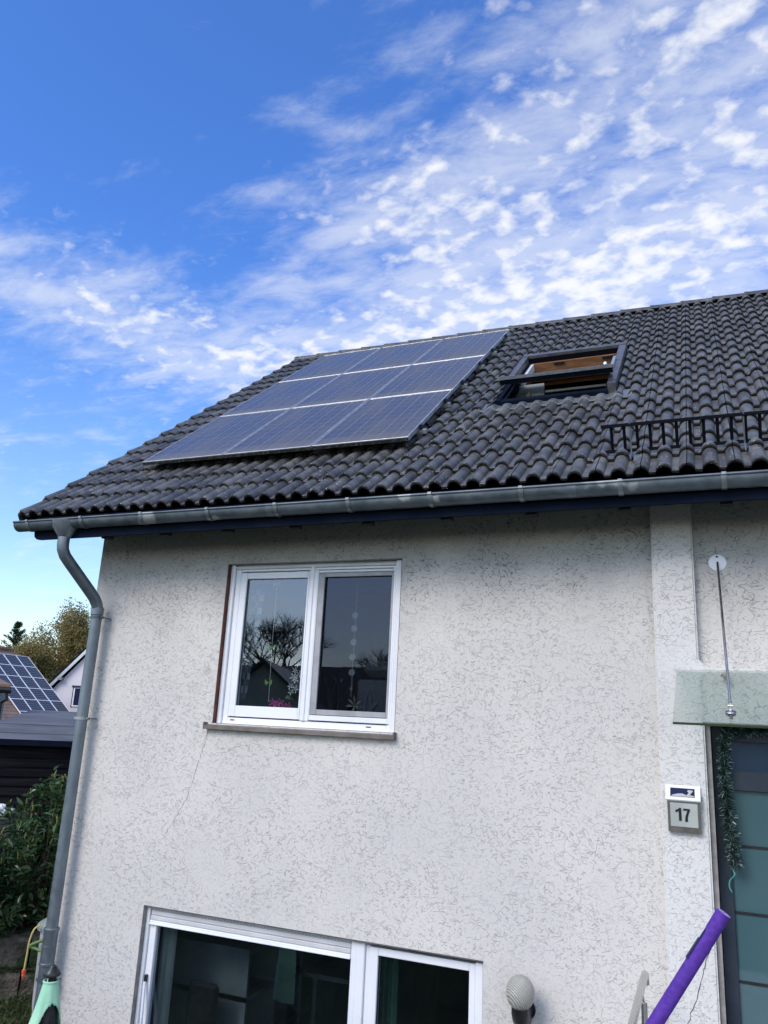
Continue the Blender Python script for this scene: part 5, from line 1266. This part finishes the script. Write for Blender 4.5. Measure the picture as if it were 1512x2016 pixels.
# tiled annex peeking in at the far left
an = thing('annex', 'small annex corner with tiled eave and black gutter at the left edge', 'outbuilding', (-12.3, 4.3, -2))
m = MB(); vh = Vector((.70, .714, 0)); c0 = Vector((-11.80, 4.80, 0)); bkd = Vector((-.714, .70, 0))
cc = [c0 - vh * 2.5, c0 - vh * .02, c0 - vh * .02 + bkd * 3, c0 - vh * 2.5 + bkd * 3]; m.prism([Vector((c.x, c.y, -2.2)) for c in cc], (0, 0, 2.42)); M['ang'] = wear(mat('grey_annex_wall', (.12, .125, .14), .8), (.10, .105, .12), (.15, .155, .17), 2); m.build('wall', M['ang'], an)
m = MB(); e0 = c0 + vh * .14 - bkd * .25
m.prism([Vector((*(e0 - vh * 2.7)[:2], .27)), Vector((*e0[:2], .27)), Vector((*(e0 - vh * .9 + bkd * 1.6)[:2], 1.0 - .3)), Vector((*(e0 - vh * 2.7 + bkd * 1.6)[:2], .70))], (0, 0, .07)); m.build('roof', M['brown_tile'], an)
m = MB(); m.tube([Vector((*(e0 - vh * 2.7)[:2], .25)), Vector((*(e0 + vh * .02)[:2], .24))], .055, 8)
m.tube([Vector((*(e0 - vh * .05)[:2], .20)), Vector((*(e0 - vh * .03)[:2], .08)), Vector((*(e0 - vh * .12 + bkd * .15)[:2], .02)), Vector((*(e0 - vh * .2 + bkd * .22)[:2], -1.8))], .03, 8); m.build('gutter', M['black'], an)

# ------------------------------------------------------------ street side behind the viewer (seen in the window reflections)
M['dark_roof'] = wear(mat('dark_roof_far', (.04, .038, .04), .7), (.03, .028, .03), (.055, .05, .05), 3)
M['ochre_wall'] = wear(mat('ochre_wall', (.45, .40, .30), .9), (.42, .37, .27), (.50, .44, .33), 1)
def simple_house(label, cx, cy, w_, d_, ze, zr_, wm, seed):
    t = thing('street_house', label, 'house', (cx, cy, -2)); m = MB(); m.box(cx - w_ / 2, cx + w_ / 2, cy - d_ / 2, cy + d_ / 2, -2.5, ze)
    m.add([(cx - w_ / 2, cy - d_ / 2, ze), (cx - w_ / 2, cy + d_ / 2, ze), (cx - w_ / 2, cy, zr_ - .1)], [(0, 1, 2)]); m.add([(cx + w_ / 2, cy - d_ / 2, ze), (cx + w_ / 2, cy + d_ / 2, ze), (cx + w_ / 2, cy, zr_ - .1)], [(0, 2, 1)]); m.build('wall', wm, t, fix=False)
    m = MB(); e = .5; k = (zr_ - ze) / (d_ / 2)
    for sg in (-1, 1): m.prism([(cx - w_ / 2 - e, cy + sg * (d_ / 2 + e), ze - e * k), (cx + w_ / 2 + e, cy + sg * (d_ / 2 + e), ze - e * k), (cx + w_ / 2 + e, cy, zr_), (cx - w_ / 2 - e, cy, zr_)], (0, 0, .18))
    m.build('roof', M['dark_roof'], t)
    for i in range(3):
        x = cx - w_ / 2 + w_ * (i + .5) / 3; m = MB(); rect_ring(m, x - .6, x + .6, -.6, .9, .07, .07, .07, .07, cy + d_ / 2 + .003, cy + d_ / 2 + .05, 0); wn = m.build('window', M['white'], t); m = MB(); m.box(x - .53, x + .53, cy + d_ / 2 + .01, cy + d_ / 2 + .03, -.53, .83); m.build('pane', M['minipv'], wn)
    return t
simple_house('dark roofed house across the street behind the viewer, seen mirrored in the panes', -27, -42, 22, 9, .5, 3.3, M['ochre_wall'], 1)
simple_house('pale house across the street further right, behind the viewer', 0, -44, 11, 9, .6, 4.0, M['lavender_wall'], 2)
g_ = simple_house('small gabled house behind the viewer with its gable end to the street', -24, -35.5, 8, 6.5, .2, 2.9, M['ochre_wall'], 3); g_.rotation_euler = (0, 0, R(70))
tree('bare_tree', 'tall leafless tree behind the viewer, seen mirrored in the left pane', 'tree', (-40.5, -66, -2), 14, 6, 61, None, 0, .1, .32, 4, .30, .25, .62, None, True, 4)
tree('bare_tree', 'smaller leafless tree behind the viewer toward the door side', 'tree', (-30, -70, -2), 11, 5, 62, None, 0, .1, .28, 4, .30, .25, .62, None, True, 4)
